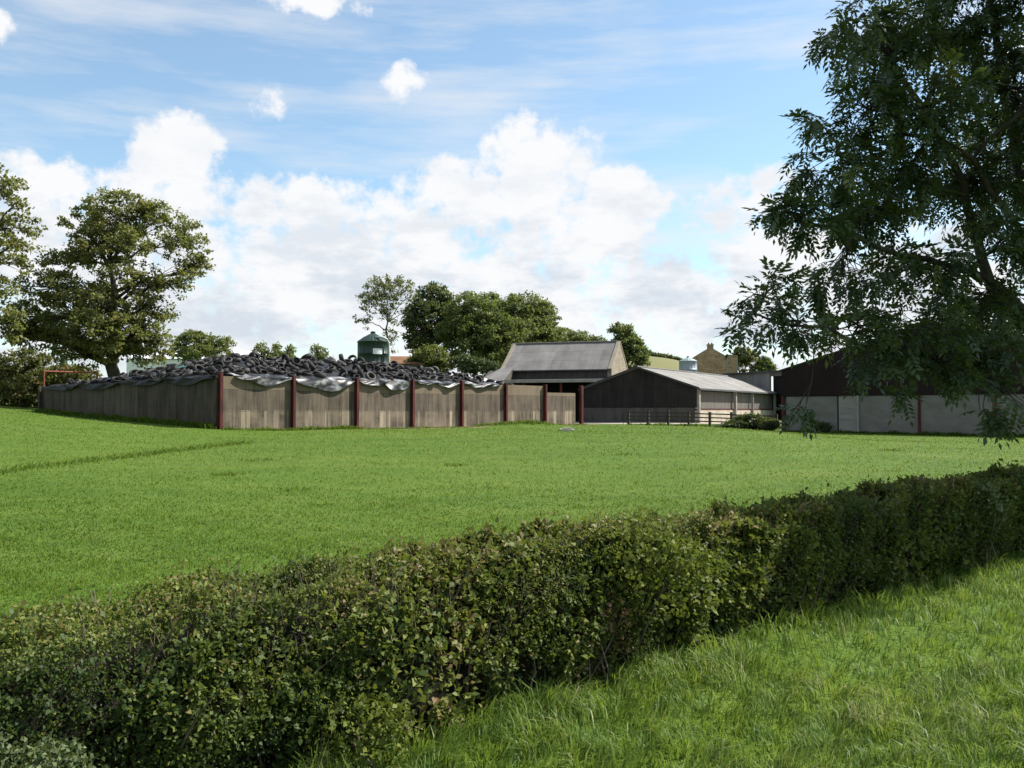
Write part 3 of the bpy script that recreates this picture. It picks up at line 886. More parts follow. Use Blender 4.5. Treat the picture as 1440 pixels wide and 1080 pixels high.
# --- dark cattle shed: gable towards us, open sunlit side on the right
sc_ = np.array((17.0, 85.0))
FG = Fr(sc_ + np.array((-0.864, 0.504)) * 11.6, (0.864, -0.504))   # a along gable to the right, b into the distance
W, L, ZE, ZR = 11.6, 27.8, 4.05, 6.02
zg = 0.55
shed = empty('cattle_shed', FG.pt(W / 2, 0, zg), 'dark low cattle shed with pale grey roof and an open sunlit side', 'shed')
m = MB(); m.prism(FG, [(0.05, 2.25), (W - 0.05, 2.25), (W - 0.05, ZE), (W / 2, ZR), (0.05, ZE)], 0, 0.12); m.build('gable_cladding', 'clad_black', shed)
m = MB(); m.box(FG, 0.08, W - 0.25, 0.02, 0.24, zg - 0.2, 2.25); m.build('block_wall', 'block_dark', shed)
m = MB(); m.box(FG, 0.0, 0.16, 0.3, L, zg - .2, ZE - 0.05); m.build('rear_wall', 'block_dark', shed)
m = MB(); m.prism(FG, gable_prof(W, zg - .2, ZE - .03, ZR - .03), L - 0.15, L); m.build('end_wall', 'clad_black', shed)
m = MB(); roof_slab(m, FG, -0.35, W / 2, 0, 0, 0, 0) if False else None
def pitched(F, W, L, ze, zr, ov=0.35, ovb=0.3, th=0.10):
    m1 = MB(); sl = (zr - ze) / (W / 2)
    m1.slab(F.pt(-ov, -ovb, ze - ov * sl + .1), F.pt(-ov, L + ovb, ze - ov * sl + .1), F.pt(W / 2, L + ovb, zr + .1), F.pt(W / 2, -ovb, zr + .1), th)
    m2 = MB()
    m2.slab(F.pt(W + ov, -ovb, ze - ov * sl + .1), F.pt(W + ov, L + ovb, ze - ov * sl + .1), F.pt(W / 2 + .004, L + ovb, zr + .1), F.pt(W / 2 + .004, -ovb, zr + .1), th)
    return m1, m2
m1, m2 = pitched(FG, W, L, ZE, ZR)
m1.build('roof_slope', 'roof_pale', shed); m2.build('roof_slope', 'roof_pale', shed)
m = MB(); m.tube([FG.pt(W / 2, -0.32, ZR + .13), FG.pt(W / 2, L + .32, ZR + .13)], 0.10, 6); m.build('ridge_cap', 'roof_pale', shed)
for sgn in (0, 1):
    m = MB()
    e = FG.pt(-0.36 if sgn == 0 else W + 0.36, -0.34, ZE - 0.10); r = FG.pt(W / 2, -0.34, ZR + .02)
    up = np.array((0, 0, 0.16)); th = -FG.b * 0.05
    m.quad([e, r, r + up, e + up]); m.quad([e + th, e + th + up, r + th + up, r + th]); m.quad([e + up, r + up, r + up + th, e + up + th]); m.quad([e, e + th, r + th, r])
    m.build('barge_board', 'roof_dark', shed)
# open side (a = W)
m = MB(); m.box(FG, W - 0.30, W - 0.08, 0.15, L, zg - 0.2, 2.0); m.build('feed_wall', 'feed_wall', shed)
m = MB()
k = 0
for b in np.arange(0.3, L - .2, 0.30):
    m.box(FG, W - 0.28, W - 0.24, b, b + 0.262, 2.15, ZE - 0.25)
m.build('boarding', 'board_grey', shed)
for b, pw in ((0.15, .32), (11.6, .28), (18.0, .10), (27.3, .32)):
    m = MB(); m.box(FG, W - 0.06, W + 0.20, b, b + pw, zg - .2, ZE - 0.05); m.build('post', 'post_pale', shed)
m = MB(); m.box(FG, W + 0.28, W + 0.46, -0.3, L + .3, ZE - 0.20, ZE - 0.04); m.build('gutter', 'roof_dark', shed)
m = MB(); m.box(FG, W - .2, W - .1, 0.5, L - .2, 2.0, 2.12); m.build('feed_rail', 'red_steel', shed)

# --- stone barn with slate roof and sunlit stone gable
gb = P(860, 516, 99.0); gr_ = P(900, 517, 104.5)
# gable runs from the front right corner back to the right; the long front runs to the left
pc = P(860, 517, 97.0)[:2]
pl = P(705, 521, 101.0)[:2]
fd = (pc - pl); LB = np.linalg.norm(fd)
FB = Fr(pl, fd)                        # a along the front to the right, b to the back
WB = 8.2
zeB = float(P(860, 517, 97.0)[2]); zrB = zeB + 2.95
barn = empty('stone_barn', FB.pt(LB / 2, 0, 1.2), 'old stone barn with grey slate roof and pale sunlit gable end', 'barn')
FB2 = Fr(FB.pt(0, 0, 0)[:2], FB.b)     # a along the gable (depth), b to the left
m = MB()
prof = [(0, 0.5), (WB, 0.5), (WB, zeB), (WB / 2, zrB), (0, zeB)]
m.prism(FB2, prof, -LB, -LB + 0.45); m.build('gable_wall', 'stone', barn)
m = MB(); m.prism(FB2, prof, -0.45, 0); m.build('gable_wall', 'stone', barn)
m = MB(); m.box(FB, 0.46, LB - 0.46, 0.03, 0.4, 0.5, zeB - 0.02); m.build('front_wall', 'front_boards', barn)
m = MB(); m.box(FB, 0.46, LB - 0.46, WB - 0.4, WB - 0.03, 0.5, zeB - 0.02); m.build('back_wall', 'stone', barn)
m = MB(); m.slab(FB.pt(0.2, -0.3, zeB - .16), FB.pt(LB - .2, -0.3, zeB - .16), FB.pt(LB - .2, WB / 2, zrB + .06), FB.pt(.2, WB / 2, zrB + .06), 0.1)
m.build('roof_slope', 'roof_slate', barn)
m = MB(); m.slab(FB.pt(0.2, WB + 0.3, zeB - .16), FB.pt(LB - .2, WB + 0.3, zeB - .16), FB.pt(LB - .2, WB / 2 + .01, zrB + .06), FB.pt(.2, WB / 2 + .01, zrB + .06), 0.1)
m.build('roof_slope', 'roof_slate', barn)
for a0, a1 in ((-0.06, 0.34), (LB - 0.34, LB + 0.06)):
    for s in (0, 1):
        m = MB()
        y0 = -0.32 if s == 0 else WB + 0.32
        m.slab(FB.pt(a0, y0, zeB - .10), FB.pt(a1, y0, zeB - .10), FB.pt(a1, WB / 2 + (0.004 if s else 0), zrB + .16), FB.pt(a0, WB / 2 + (0.004 if s else 0), zrB + .16), 0.14)
        m.build('coping', 'coping', barn)
m = MB(); m.tube([FB.pt(0.3, WB / 2, zrB + .1), FB.pt(LB - .3, WB / 2, zrB + .1)], 0.11, 6); m.build('ridge', 'roof_slate', barn)
m = MB(); m.box(FB, 0.3, LB - .2, -0.42, -0.30, zeB - .30, zeB - .18); m.build('gutter', 'roof_dark', barn)

# --- open fronted lean-to in front of the barn
lean = empty('open_lean_to', FB.pt(LB / 2, -5.0, 0.6), 'open fronted lean-to with dark inside and red posts below the stone barn', 'lean-to shed')
zf = float(P(790, 533, 90.0)[2])
m = MB(); m.slab(FB.pt(2.2, -6.2, zf), FB.pt(LB + 1.2, -6.2, zf), FB.pt(LB + 1.2, -0.45, zf + 0.28), FB.pt(2.2, -0.45, zf + 0.28), 0.12); m.build('roof', 'roof_dark', lean)
m = MB(); m.box(FB, 2.2, LB + 1.2, -6.32, -6.22, zf - .26, zf + .03); m.build('fascia', 'post_pale', lean)
m = MB(); m.box(FB, 2.3, LB + 1.1, -0.9, -0.7, 0.4, zf + .08); m.build('back_wall', 'interior_shade', lean)  # near-black wall colour stands in for the shade under the roof
m = MB(); m.box(FB, 2.3, 2.5, -6.0, -0.95, 0.4, zf - .1); m.build('side_wall', 'interior_shade', lean)
for a in (4.5, 8.4, 12.0):
    m = MB(); m.box(FB, a, a + .2, -6.1, -5.9, 0.3, zf - .02); m.build('post', 'red_steel', lean)

# --- low lean-to roof left of the barn
c = P(690, 534, 96.0)
low = empty('low_outhouse', (c[0], c[1], 0.8), 'low outhouse with sloping grey roof beside the left end of the stone barn', 'outhouse')
FO = Fr(P(672, 536, 98)[:2], fd)
zo = float(P(690, 536, 97)[2])
m = MB(); m.slab(FO.pt(0, -0.2, zo), FO.pt(2.9, -0.2, zo), FO.pt(2.9, 3.4, zo + 1.7), FO.pt(1.3, 3.4, zo + 1.5), 0.1); m.build('roof', 'roof_slate', low)
m = MB(); m.box(FO, 0.1, 2.8, 0, 3.2, 0.5, [zo - .15, zo - .15, zo + 1.2, zo + 1.2]); m.build('wall', 'block_dark', low)

# --- big brown barn on the right
BO = np.array((19.0, 65.0)); BD = np.array((0.683, -0.73))
FR = Fr(BO, BD)                         # a along gable to the right, b into the distance
WR, LR = 20.6, 26.0
zeR, zrR, zpR, zgR = 4.78, 7.50, 2.97, 0.30
big = empty('livestock_barn', FR.pt(WR / 2, 0, 0.5), 'large dark brown clad barn with grey concrete panel base behind the overhanging tree', 'barn')
m = MB(); m.prism(FR, [(0, zpR), (WR, zpR), (WR, zeR), (WR / 2, zrR), (0, zeR)], -0.06, 0.06); m.build('gable_cladding', 'clad_brown', big)
edges = [0.25, 4.15, 5.55, 9.6, 14.1, 18.0, 20.4]
for i in range(len(edges) - 1):
    m = MB(); m.box(FR, edges[i] + 0.06, edges[i + 1] - 0.06, 0.0, 0.16, zgR - .3, zpR - 0.02 + (0.05 if i == 1 else 0))
    m.build('concrete_panel', 'concrete_barn' if i != 1 else 'board_pale' if 'board_pale' in MAT else 'concrete_barn', big)
for a in (0.10, 5.60, 9.6, 14.1, 18.0):
    m = hpost(FR, a, 0.0, zgR - .2, zpR + (0.0 if a > 1 else 0.0), 0.2 if a < 1 else 0.12, 0.14); m.build('post', 'red_steel' if a in (0.10, 9.6, 14.1, 18.0) else 'post_pale', big)
m = MB(); m.box(FR, 0.0, 0.14, 0.17, LR, zgR - .3, zpR); m.build('side_panel', 'concrete_barn', big)
m = MB(); m.box(FR, -0.03, 0.12, 0.07, LR, zpR + .003, zeR); m.build('side_cladding', 'clad_brown', big)
m = MB(); m.box(FR, WR - 0.14, WR, 0.17, LR, zgR - .3, zeR); m.build('far_side_wall', 'clad_brown', big)
m = MB(); m.prism(FR, gable_prof(WR, zgR - .3, zeR, zrR), LR - .1, LR); m.build('end_wall', 'clad_brown', big)
m1, m2 = pitched(FR, WR, LR, zeR, zrR, 0.3, 0.12, 0.08)
m1.build('roof_slope', 'roof_dark', big); m2.build('roof_slope', 'roof_dark', big)

# --- grey shed behind, between cattle shed and brown barn
c = P(1045, 540, 112)
mono = empty('grey_shed', (c[0], c[1], 1.0), 'grey walled flat roofed shed with dark doorway beyond the cattle shed roof', 'shed')
FM = Fr(P(985, 540, 122)[:2], P(1092, 540, 108)[:2] - P(985, 540, 122)[:2])
zt = float(P(1060, 524, 114)[2]); LM = np.linalg.norm(P(1092, 540, 108)[:2] - P(985, 540, 122)[:2])
m = MB(); m.box(FM, 0, LM - 1.25, 0, 0.25, 0.5, zt - 0.1); m.build('front_wall', 'block_grey', mono)
m = MB(); m.box(FM, LM - 1.2, LM + 3, 0.5, 0.7, 0.5, zt - 0.1); m.build('doorway', 'interior_shade', mono)  # dark sheet painted as the shade inside the doorway
m = MB(); m.box(FM, LM - 1.24, LM + 3, -.02, .22, zt - 0.65, zt - 0.12); m.build('door_lintel', 'board_grey', mono)
m = MB(); m.box(FM, -.02, .25, 0.26, 7, 0.5, zt - 0.1); m.build('side_wall', 'block_grey', mono)
m = MB(); m.slab(FM.pt(-.5, -.45, zt), FM.pt(LM + 3, -.45, zt), FM.pt(LM + 3, 8, zt + .5), FM.pt(-.5, 8, zt + .5), .16); m.build('roof', 'roof_dark', mono)

# --- farmhouse
pa = P(1000, 500, 150)
FH = Fr(P(975, 500, 150)[:2], (0.989, -0.148))
hw = 5.44
zeH = float(P(975, 503, 150)[2]); zrH = float(P(1001, 489, 150)[2])
house = empty('farmhouse', FH.pt(hw / 2, 0, 3.5), 'brown stone farmhouse gable with a chimney behind the grey silo', 'house')
m = MB(); m.prism(FH, gable_prof(hw, 3.0, zeH, zrH), 0, 0.5); m.build('gable_wall', 'stone_brown', house)
m = MB(); m.box(FH, 0, .4, .52, 9, 3, zeH - .1); m.build('side_wall', 'stone_brown', house)
m = MB(); m.box(FH, hw - .4, hw, .52, 9, 3, zeH - .1); m.build('side_wall', 'stone_brown', house)
m = MB(); m.prism(FH, gable_prof(hw, 3.0, zeH, zrH), 9.02, 9.4); m.build('gable_wall', 'stone_brown', house)
m1, m2 = pitched(FH, hw, 9.4, zeH, zrH, .2, -0.02, .12)
m1.build('roof_slope', 'roof_slate', house); m2.build('roof_slope', 'roof_slate', house)
m = MB(); m.box(FH, hw / 2 - .5, hw / 2 + .5, .1, .7, zrH - .3, zrH + .4); m.box(FH, hw / 2 - .58, hw / 2 + .58, .02, .78, zrH + .4, zrH + .55)
ch = m.build('chimney', 'stone_brown', house)
for da in (-.25, .25):
    m = MB(); q = FH.pt(hw / 2 + da, .4, zrH + .55); m.lathe(q, [(0.14, 0), (.12, .25), (.10, .25), (.10, .1)], 12); m.build('chimney_pot', 'roof_red', ch)
m = MB(); m.box(FH, hw + .01, hw + 1.5, .3, 6, 3, zeH + .35); m.build('side_wing', 'stone_brown', house)
m = MB(); m.slab(FH.pt(hw - .02, .2, zeH + 0.5), FH.pt(hw + 1.65, .2, zeH + .30), FH.pt(hw + 1.65, 6.2, zeH + .30), FH.pt(hw - .02, 6.2, zeH + .5), .12); m.build('wing_roof', 'coping', house)
m = MB(); m.box(FH, hw - .22, hw + .14, -.03, .0, 3, zeH + .2); m.build('quoins', 'coping', house)
m = MB(); m.box(FH, hw + 1.25, hw + 1.62, .22, .297, 3, zeH + .2); m.build('quoins', 'coping', house)

# --- white roofed shed far left behind the heap
c = P(270, 500, 112)
wh = empty('white_roofed_shed', (c[0], c[1], 2), 'long low shed with bright white roof behind the tyre heap', 'shed')
FWH = Fr(P(176, 503, 112)[:2], (1, 0.05)); lw = P(362, 500, 112)[0] - P(176, 500, 112)[0]
z1 = float(P(200, 504, 112)[2]); z2 = float(P(200, 491, 112)[2])
m = MB(); m.slab(FWH.pt(0, 0, z1), FWH.pt(lw, 0, z1), FWH.pt(lw, 5, z2 + .15), FWH.pt(0, 5, z2 + .15), .1); m.build('roof', 'roof_white', wh)
m = MB(); m.box(FWH, .1, lw - .1, .2, 5, .5, [z1 - .12, z1 - .12, z2, z2]); m.build('wall', 'white_paint', wh)
m = MB(); q = FWH.pt(lw * .895, 1.2, z1); m.box(FWH, lw * .87, lw * .96, .4, 1.6, z1 - .1, z1 + .55); m.build('roof_vent', 'block_grey', wh)

# --- small red roof behind the heap
FK = Fr(P(548, 508, 106)[:2], (1, 0.12))
rd = empty('red_roofed_shed', FK.pt(2, 0, 2), 'small shed with rusty orange roof just right of the green silo', 'shed')
lk = P(598, 508, 106)[0] - P(548, 508, 106)[0]
zk = float(P(570, 511, 106)[2])
m = MB(); m.slab(FK.pt(0, 0, zk), FK.pt(lk, 0, zk), FK.pt(lk, 3, zk + 1.0), FK.pt(0, 3, zk + 1.0), .1); m.build('roof', 'roof_red', rd)
m = MB(); m.box(FK, .1, lk - .1, .15, 2.9, .5, [zk - .12, zk - .12, zk + .8, zk + .8]); m.build('wall', 'block_dark', rd)

# --- silos
def silo(px0, px1, ytop_wall, yapex, ybot, Y, mat, name, label, extra):
    c = P((px0 + px1) / 2, ytop_wall, Y); r = (px1 - px0) / 2 * Y / FPX
    zt = c[2]; za = P(0, yapex, Y)[2]; zb = 0.8
    root = empty(name, (c[0], c[1], zb), label, 'silo')
    m = MB(); prof = []
    z = zb
    n = 7
    for i in range(n):
        za0 = zb + (zt - zb) * i / n; za1 = zb + (zt - zb) * (i + 1) / n
        prof += [(r, za0), (r, za1 - .05), (r * 1.012, za1 - .04), (r * 1.012, za1 - .01)]
    m.lathe((c[0], c[1], 0), prof, 40); m.build('tank', mat, root, True)
    m = MB(); m.lathe((c[0], c[1], 0), [(r * 1.04, zt - .03), (r * 1.04, zt + .02), (r * .62, zt + (za - zt) * .52), (r * .22, za - .12), (r * .12, za - .04), (0.01, za)], 40); m.build('cone_roof', mat, root)
    m = MB(); m.lathe((c[0], c[1], 0), [(r * .16, za - .12), (r * .16, za + .1), (r * .01, za + .16)], 16); m.build('filler_cap', mat, root)
    return root, c, r, zt
root, c, r, zt = silo(503, 546, 481, 468, 512, 88, 'silo_green', 'green_silo', 'dark green cylindrical feed silo with cone roof behind the tyre heap', 1)
m = MB()
m.tube([(c[0] + r * .25, c[1] - r * .6, zt + .42), (c[0] + r * .7, c[1] - r * .78, zt + .36), (c[0] + r * 1.0, c[1] - r * .72, zt + .2), (c[0] + r * 1.12, c[1] - r * .55, zt - .2), (c[0] + r * 1.13, c[1] - r * .5, 1.0)], 0.10, 10)
m.build('fill_pipe', 'galv', root, True)
m = MB(); n = 8
for i in range(n):
    t0 = -pi / 2 + .15 + .62 * i / n; t1 = -pi / 2 + .15 + .62 * (i + 1) / n; R2 = r + .05
    za_, zb_ = zt - 1.22, zt - .70
    m.quad([(c[0] + R2 * cos(t0), c[1] + R2 * sin(t0), za_), (c[0] + R2 * cos(t1), c[1] + R2 * sin(t1), za_), (c[0] + R2 * cos(t1), c[1] + R2 * sin(t1), zb_), (c[0] + R2 * cos(t0), c[1] + R2 * sin(t0), zb_)])
m.build('white_plate', 'white_paint', root)
silo(955, 980, 508, 502, 524, 116, 'silo_grey', 'grey_silo', 'pale grey round silo rising behind the cattle shed roof', 0)

# ------------------------------------------------------------------ yard, fence, small things
yp = [(5.6, 79.5), (12.5, 78.6), (17.4, 80.5), (24, 76), (30, 90), (20, 118), (4, 106), (3, 86)]
m = MB()
ycx = np.mean([p[0] for p in yp]); ycy = np.mean([p[1] for p in yp])
NY = 24
A = np.array(yp)
rim = []
for i in range(len(yp)):
    for t in np.linspace(0, 1, 6)[:-1]:
        rim.append(A[i] * (1 - t) + A[(i + 1) % len(yp)] * t)
rim = np.array(rim); cen = np.array((ycx, ycy))
for k in range(NY):
    s0, s1 = k / NY, (k + 1) / NY
    for i in range(len(rim)):
        j = (i + 1) % len(rim)
        q = [cen + (rim[i] - cen) * s0, cen + (rim[i] - cen) * s1, cen + (rim[j] - cen) * s1, cen + (rim[j] - cen) * s0]
        m.quad([(p[0], p[1], g(p[0], p[1]) + 0.03) for p in q])
tag(m.build('farmyard', 'yard'), 'pale concrete farmyard around the cattle shed', 'yard', kind='structure')

f0 = P(884, 598, 77.0)[:2]; f1 = P(1092, 603, 70.5)[:2]
fl = np.linalg.norm(f1 - f0); FF = Fr(f0, f1 - f0)
fence = empty('rail_fence', (f0[0], f0[1], g(*f0)), 'dark wooden post and rail fence in front of the cattle shed', 'fence')
npost = 8
for i in range(npost):
    a = fl * i / (npost - 1); p = FF.pt(a, 0, 0); z = g(p[0], p[1])
    m = MB(); m.box(FF, a - .09, a + .09, -.09, .09, z - .1, z + 1.12 + .06 * ((i * 7) % 3)); m.build('post', 'wood_dark', fence)
for h in (0.38, 0.68, 0.98):
    m = MB()
    for i in range(npost - 1):
        a0, a1 = fl * i / (npost - 1), fl * (i + 1) / (npost - 1)
        p0, p1 = FF.pt(a0, 0, 0), FF.pt(a1, 0, 0)
        z0, z1 = g(p0[0], p0[1]) + h, g(p1[0], p1[1]) + h + .02 * ((i * 5) % 3 - 1)
        m.box(FF, a0 + .01, a1 - .01, -.13, -.095, [z0, z1, z1, z0], [z0 + .10, z1 + .10, z1 + .10, z0 + .10])
    m.build('rail', 'wood_dark', fence)

# red pipe rail at far left
q0, q1 = P(62, 522, 66), P(137, 524, 70)
gate = empty('pipe_frame', (q0[0], q0[1], g(q0[0], q0[1])), 'thin rusty red pipe frame standing behind the far end of the shaded wall', 'pipe frame')
m = MB(); m.tube([(q0[0], q0[1], g(q0[0], q0[1])), q0], .06, 8); m.build('upright', 'rust_steel', gate)
m = MB(); m.tube([q0, q1], .06, 8); m.build('top_rail', 'rust_steel', gate)
m = MB(); m.tube([(q1[0], q1[1], g(q1[0], q1[1])), q1], .06, 8); m.build('upright', 'rust_steel', gate)

p = ray_ground(797, 606.5)
m = MB(); FSl = Fr(p[:2], (1, .1)); m.box(FSl, -.42, .42, -.3, .3, p[2] - .05, [p[2] + .14, p[2] + .10, p[2] + .13, p[2] + .16])
m.box(FSl, -.2, .35, -.2, .2, p[2] + .165, p[2] + .22)
tag(m.build('concrete_slab', 'slab'), 'small pale concrete slab lying in the grass near the wall end', 'slab')

# ------------------------------------------------------------------ trees
def bez(p0, p1, p2, n):
    t = np.linspace(0, 1, n)[:, None]
    return (1 - t) ** 2 * p0 + 2 * t * (1 - t) * p1 + t * t * p2


def tree(name, label, cat, base, lobes, leaf=0.22, clump_r=0.55, dens=1.0, mat='lf_syc', bark='bark', trunk_r=0.4, group=None,
         forkh=0.3, flat=0.6, hue_mu=0.5, hue_sd=0.2, stems=1, per=26, shell=0.6, brown=0.0):
    """lobes: (centre xyz, rx, ry, rz)"""
    base = np.array((base[0], base[1], g(base[0], base[1])) if len(base) == 2 else base, float)
    root = empty(name, base, label, cat, group)
    tm = MB()
    cs = np.array([l[0] for l in lobes]); ztop = max(l[0][2] + l[3] for l in lobes)
    H = ztop - base[2]
    top = np.array((np.average(cs[:, 0]), np.average(cs[:, 1]), base[2] + H * 0.72))
    trunk = bez(base, base + np.array((0, 0, H * .4)), top, 12)
    trunk[1:-1] += rng.normal(0, H * 0.006, trunk[1:-1].shape) * np.array((1, 1, 0))
    rad = trunk_r * (1 - np.linspace(0, 1, 12) * 0.82); rad[0] *= 1.35
    tm.tube(trunk, rad, 9)
    P_, D_, N_, H_, S_ = [], [], [], [], []
    for (c, rx, ry, rz) in lobes:
        c = np.array(c, float)
        vol = (rx * ry + rx * rz + ry * rz) / 3
        nc = max(6, int(dens * 16.0 * vol / (clump_r ** 2) / 4.0))
        d = rand_dir(nc)
        d[:, 2] = np.where((d[:, 2] < -0.35) & (rng.random(nc) < 0.5), -d[:, 2], d[:, 2])
        rr = shell + (1 - shell) * rng.random(nc) ** 0.5
        inner = rng.random(nc) < 0.22; rr[inner] *= 0.55
        cp = c + d * rr[:, None] * np.array((rx, ry, rz))
        # limb from the trunk to this lobe
        k = int(np.clip(np.searchsorted(trunk[:, 2], c[2] - max(rz, 0.35 * np.linalg.norm(c[:2] - base[:2]))), int(12 * forkh), 10))
        st = trunk[k]
        midp = (st + c) / 2 + np.array((0, 0, 0.12 * np.linalg.norm(c - st)))
        lb = bez(st, midp, c, 8); lb[1:-1] += rng.normal(0, 0.02 * np.linalg.norm(c - st), lb[1:-1].shape)
        r0 = min(rad[k] * 0.65, trunk_r * .5)
        tm.tube(lb, np.linspace(r0, max(r0 * .3, .03), 8), 6)
        for q in cp[:: max(1, int(len(cp) / 26))]:
            s = lb[rng.integers(4, 8)]
            tw = bez(s, (s + q) / 2 + rng.normal(0, 0.08 * np.linalg.norm(q - s), 3), q, 5)
            tm.tube(tw, np.linspace(max(r0 * .22, .022), .012, 5), 4, False)
        n = rng.poisson(per * 1.5, nc).clip(3)
        ci = np.repeat(np.arange(nc), n)
        M = len(ci)
        off = rng.normal(0, 1, (M, 3)); off = off / np.maximum(np.linalg.norm(off, axis=1, keepdims=True), .3) * rng.random((M, 1)) ** .5
        csz = clump_r * rng.uniform(.6, 1.35, nc)
        pp = cp[ci] + off * csz[ci][:, None] * np.array((1, 1, flat))
        outw = unit(pp - c)
        nn = unit(0.75 * rand_dir(M) + 0.55 * outw + np.array((0, 0, 0.45)))
        dd = unit(rand_dir(M) + 0.5 * outw - np.array((0, 0, 0.35)))
        hc = rng.normal(hue_mu, hue_sd * .8, nc)
        if brown: hc = np.where(rng.random(nc) < brown, 0.97, hc)
        P_.append(pp); D_.append(dd); N_.append(nn); H_.append(hc[ci] + rng.normal(0, hue_sd * .6, M)); S_.append(leaf * rng.uniform(.65, 1.35, M))
    p = np.concatenate(P_); S = np.concatenate(S_)
    V, Fq = leaf_arrays(p, np.concatenate(D_), np.concatenate(N_), S, S * .72)
    np_mesh('crown', V, Fq, 4, mat, root, np.concatenate(H_))
    tm.build('trunk', bark, root, True)
    return root


def lob(px, py, rx, ry, Y, dy=0.0, depth=None):
    s = Y / FPX
    c = P(px, py, Y + dy)
    return (c, rx * s, (depth if depth else rx * s), ry * s)


Y = 74
big_l = [lob(165, 300, 55, 30, Y), lob(120, 325, 42, 30, Y, -1), lob(215, 315, 45, 30, Y, 1), lob(262, 345, 34, 34, Y, 0), lob(272, 385, 26, 26, Y, 1), lob(250, 398, 24, 18, Y, -1),
         lob(160, 350, 42, 38, Y, 1), lob(95, 368, 40, 22, Y, 0), lob(70, 405, 42, 24, Y, -2), lob(40, 445, 45, 28, Y, 0), lob(100, 440, 45, 36, Y, -2), lob(190, 400, 38, 34, Y, -2),
         lob(215, 440, 30, 26, Y, -1), lob(150, 465, 50, 32, Y, -3), lob(195, 470, 38, 30, Y, -2), lob(105, 480, 38, 24, Y, -1), lob(225, 480, 18, 22, Y, -2), lob(140, 405, 26, 34, Y, 2), lob(30, 470, 30, 12, Y, -1), lob(165, 495, 40, 18, Y, -2), lob(115, 498, 40, 18, Y, -1), lob(62, 472, 42, 22, Y), lob(205, 494, 34, 18, Y, -1), lob(140, 435, 40, 30, Y, -3), lob(180, 345, 34, 26, Y, -2), lob(130, 350, 30, 26, Y, -2)]
tree('sycamore_tree', 'tall broad sycamore tree standing behind the shaded end of the silage wall', 'tree', P(163, 520, Y)[:2], big_l, 0.23, 0.58, .95, 'lf_syc', 'bark', .62, per=28, hue_mu=.56)
Y = 68
tree('sycamore_tree', 'tall tree cut by the left edge of the photo with loose airy crown', 'tree', P(-55, 540, Y)[:2],
     [lob(0, 265, 30, 26, Y), lob(-40, 250, 40, 40, Y), lob(22, 320, 32, 22, Y, 1), lob(-30, 330, 50, 40, Y, 1), lob(15, 370, 28, 18, Y), lob(-10, 410, 34, 26, Y, -1), lob(-60, 400, 50, 50, Y), lob(10, 455, 26, 24, Y, -1), lob(35, 345, 20, 12, Y, -1), lob(20, 290, 16, 10, Y)],
     0.26, 0.6, .85, 'lf_syc', 'bark', .5, per=20, hue_mu=.6)
Y = 78
tree('olive_bush', 'olive green rounded bush by the left edge below the loose tree', 'bush', P(35, 560, Y)[:2],
     [lob(35, 525, 38, 36, Y), lob(75, 545, 32, 28, Y, -1), lob(0, 545, 36, 34, Y), lob(40, 552, 50, 22, Y, -2), lob(105, 535, 28, 20, Y, 4), lob(-30, 530, 30, 40, Y)], 0.22, .5, 1.5, 'lf_olive', 'bark', .15, per=30, hue_mu=.42)
Y = 76
tree('olive_bush', 'straggly brownish bush behind the red pipe frame', 'bush', P(98, 556, Y)[:2],
     [lob(92, 530, 20, 20, Y), lob(118, 536, 22, 20, Y), lob(78, 548, 22, 18, Y)], 0.2, .45, 1.2, 'lf_olive', 'bark', .12, per=26, hue_mu=.65)
Y = 100
tree('young_tree', 'young bushy green tree above the tyre heap with two crowns', 'tree', P(278, 515, Y)[:2],
     [lob(272, 485, 26, 18, Y), lob(308, 487, 20, 16, Y), lob(255, 494, 14, 12, Y), lob(290, 497, 36, 12, Y), lob(275, 472, 14, 10, Y)], 0.24, .5, 1.2, 'lf_mid', 'bark', .18, per=24, hue_mu=.75)
tree('young_tree', 'small sapling just right of the white roof over the tyres', 'tree', P(372, 515, Y)[:2], [lob(368, 492, 10, 10, Y), lob(372, 502, 12, 8, Y)], 0.2, .36, 1.0, 'lf_mid', 'bark', .08, per=18, hue_mu=.9)
tree('young_tree', 'bushy sapling with two tops over the middle of the tyre heap', 'tree', P(396, 515, Y)[:2], [lob(390, 494, 10, 10, Y), lob(405, 494, 10, 9, Y), lob(396, 503, 20, 8, Y)], 0.2, .36, 1.0, 'lf_mid', 'bark', .08, per=18, hue_mu=.9)
tree('young_tree', 'slender sapling over the tyre heap left of the green silo', 'tree', P(448, 515, Y)[:2], [lob(443, 494, 7, 10, Y), lob(453, 497, 8, 9, Y), lob(448, 504, 16, 6, Y)], 0.2, .34, 1.0, 'lf_mid', 'bark', .07, per=16, hue_mu=.9)
Y = 122
tree('ash_tree', 'sparse see-through tree with thin crown behind the green silo', 'tree', P(546, 520, Y)[:2],
     [lob(540, 405, 28, 18, Y), lob(520, 425, 20, 16, Y), lob(562, 402, 22, 13, Y), lob(575, 418, 16, 12, Y), lob(548, 440, 15, 34, Y, -.5), lob(510, 452, 14, 10, Y), lob(553, 478, 15, 20, Y, -.5), lob(535, 420, 30, 26, Y), lob(580, 440, 12, 14, Y), lob(527, 400, 14, 8, Y)],
     0.27, .55, .55, 'lf_sparse', 'bark_grey', .35, per=13, hue_mu=.5)
Y = 118
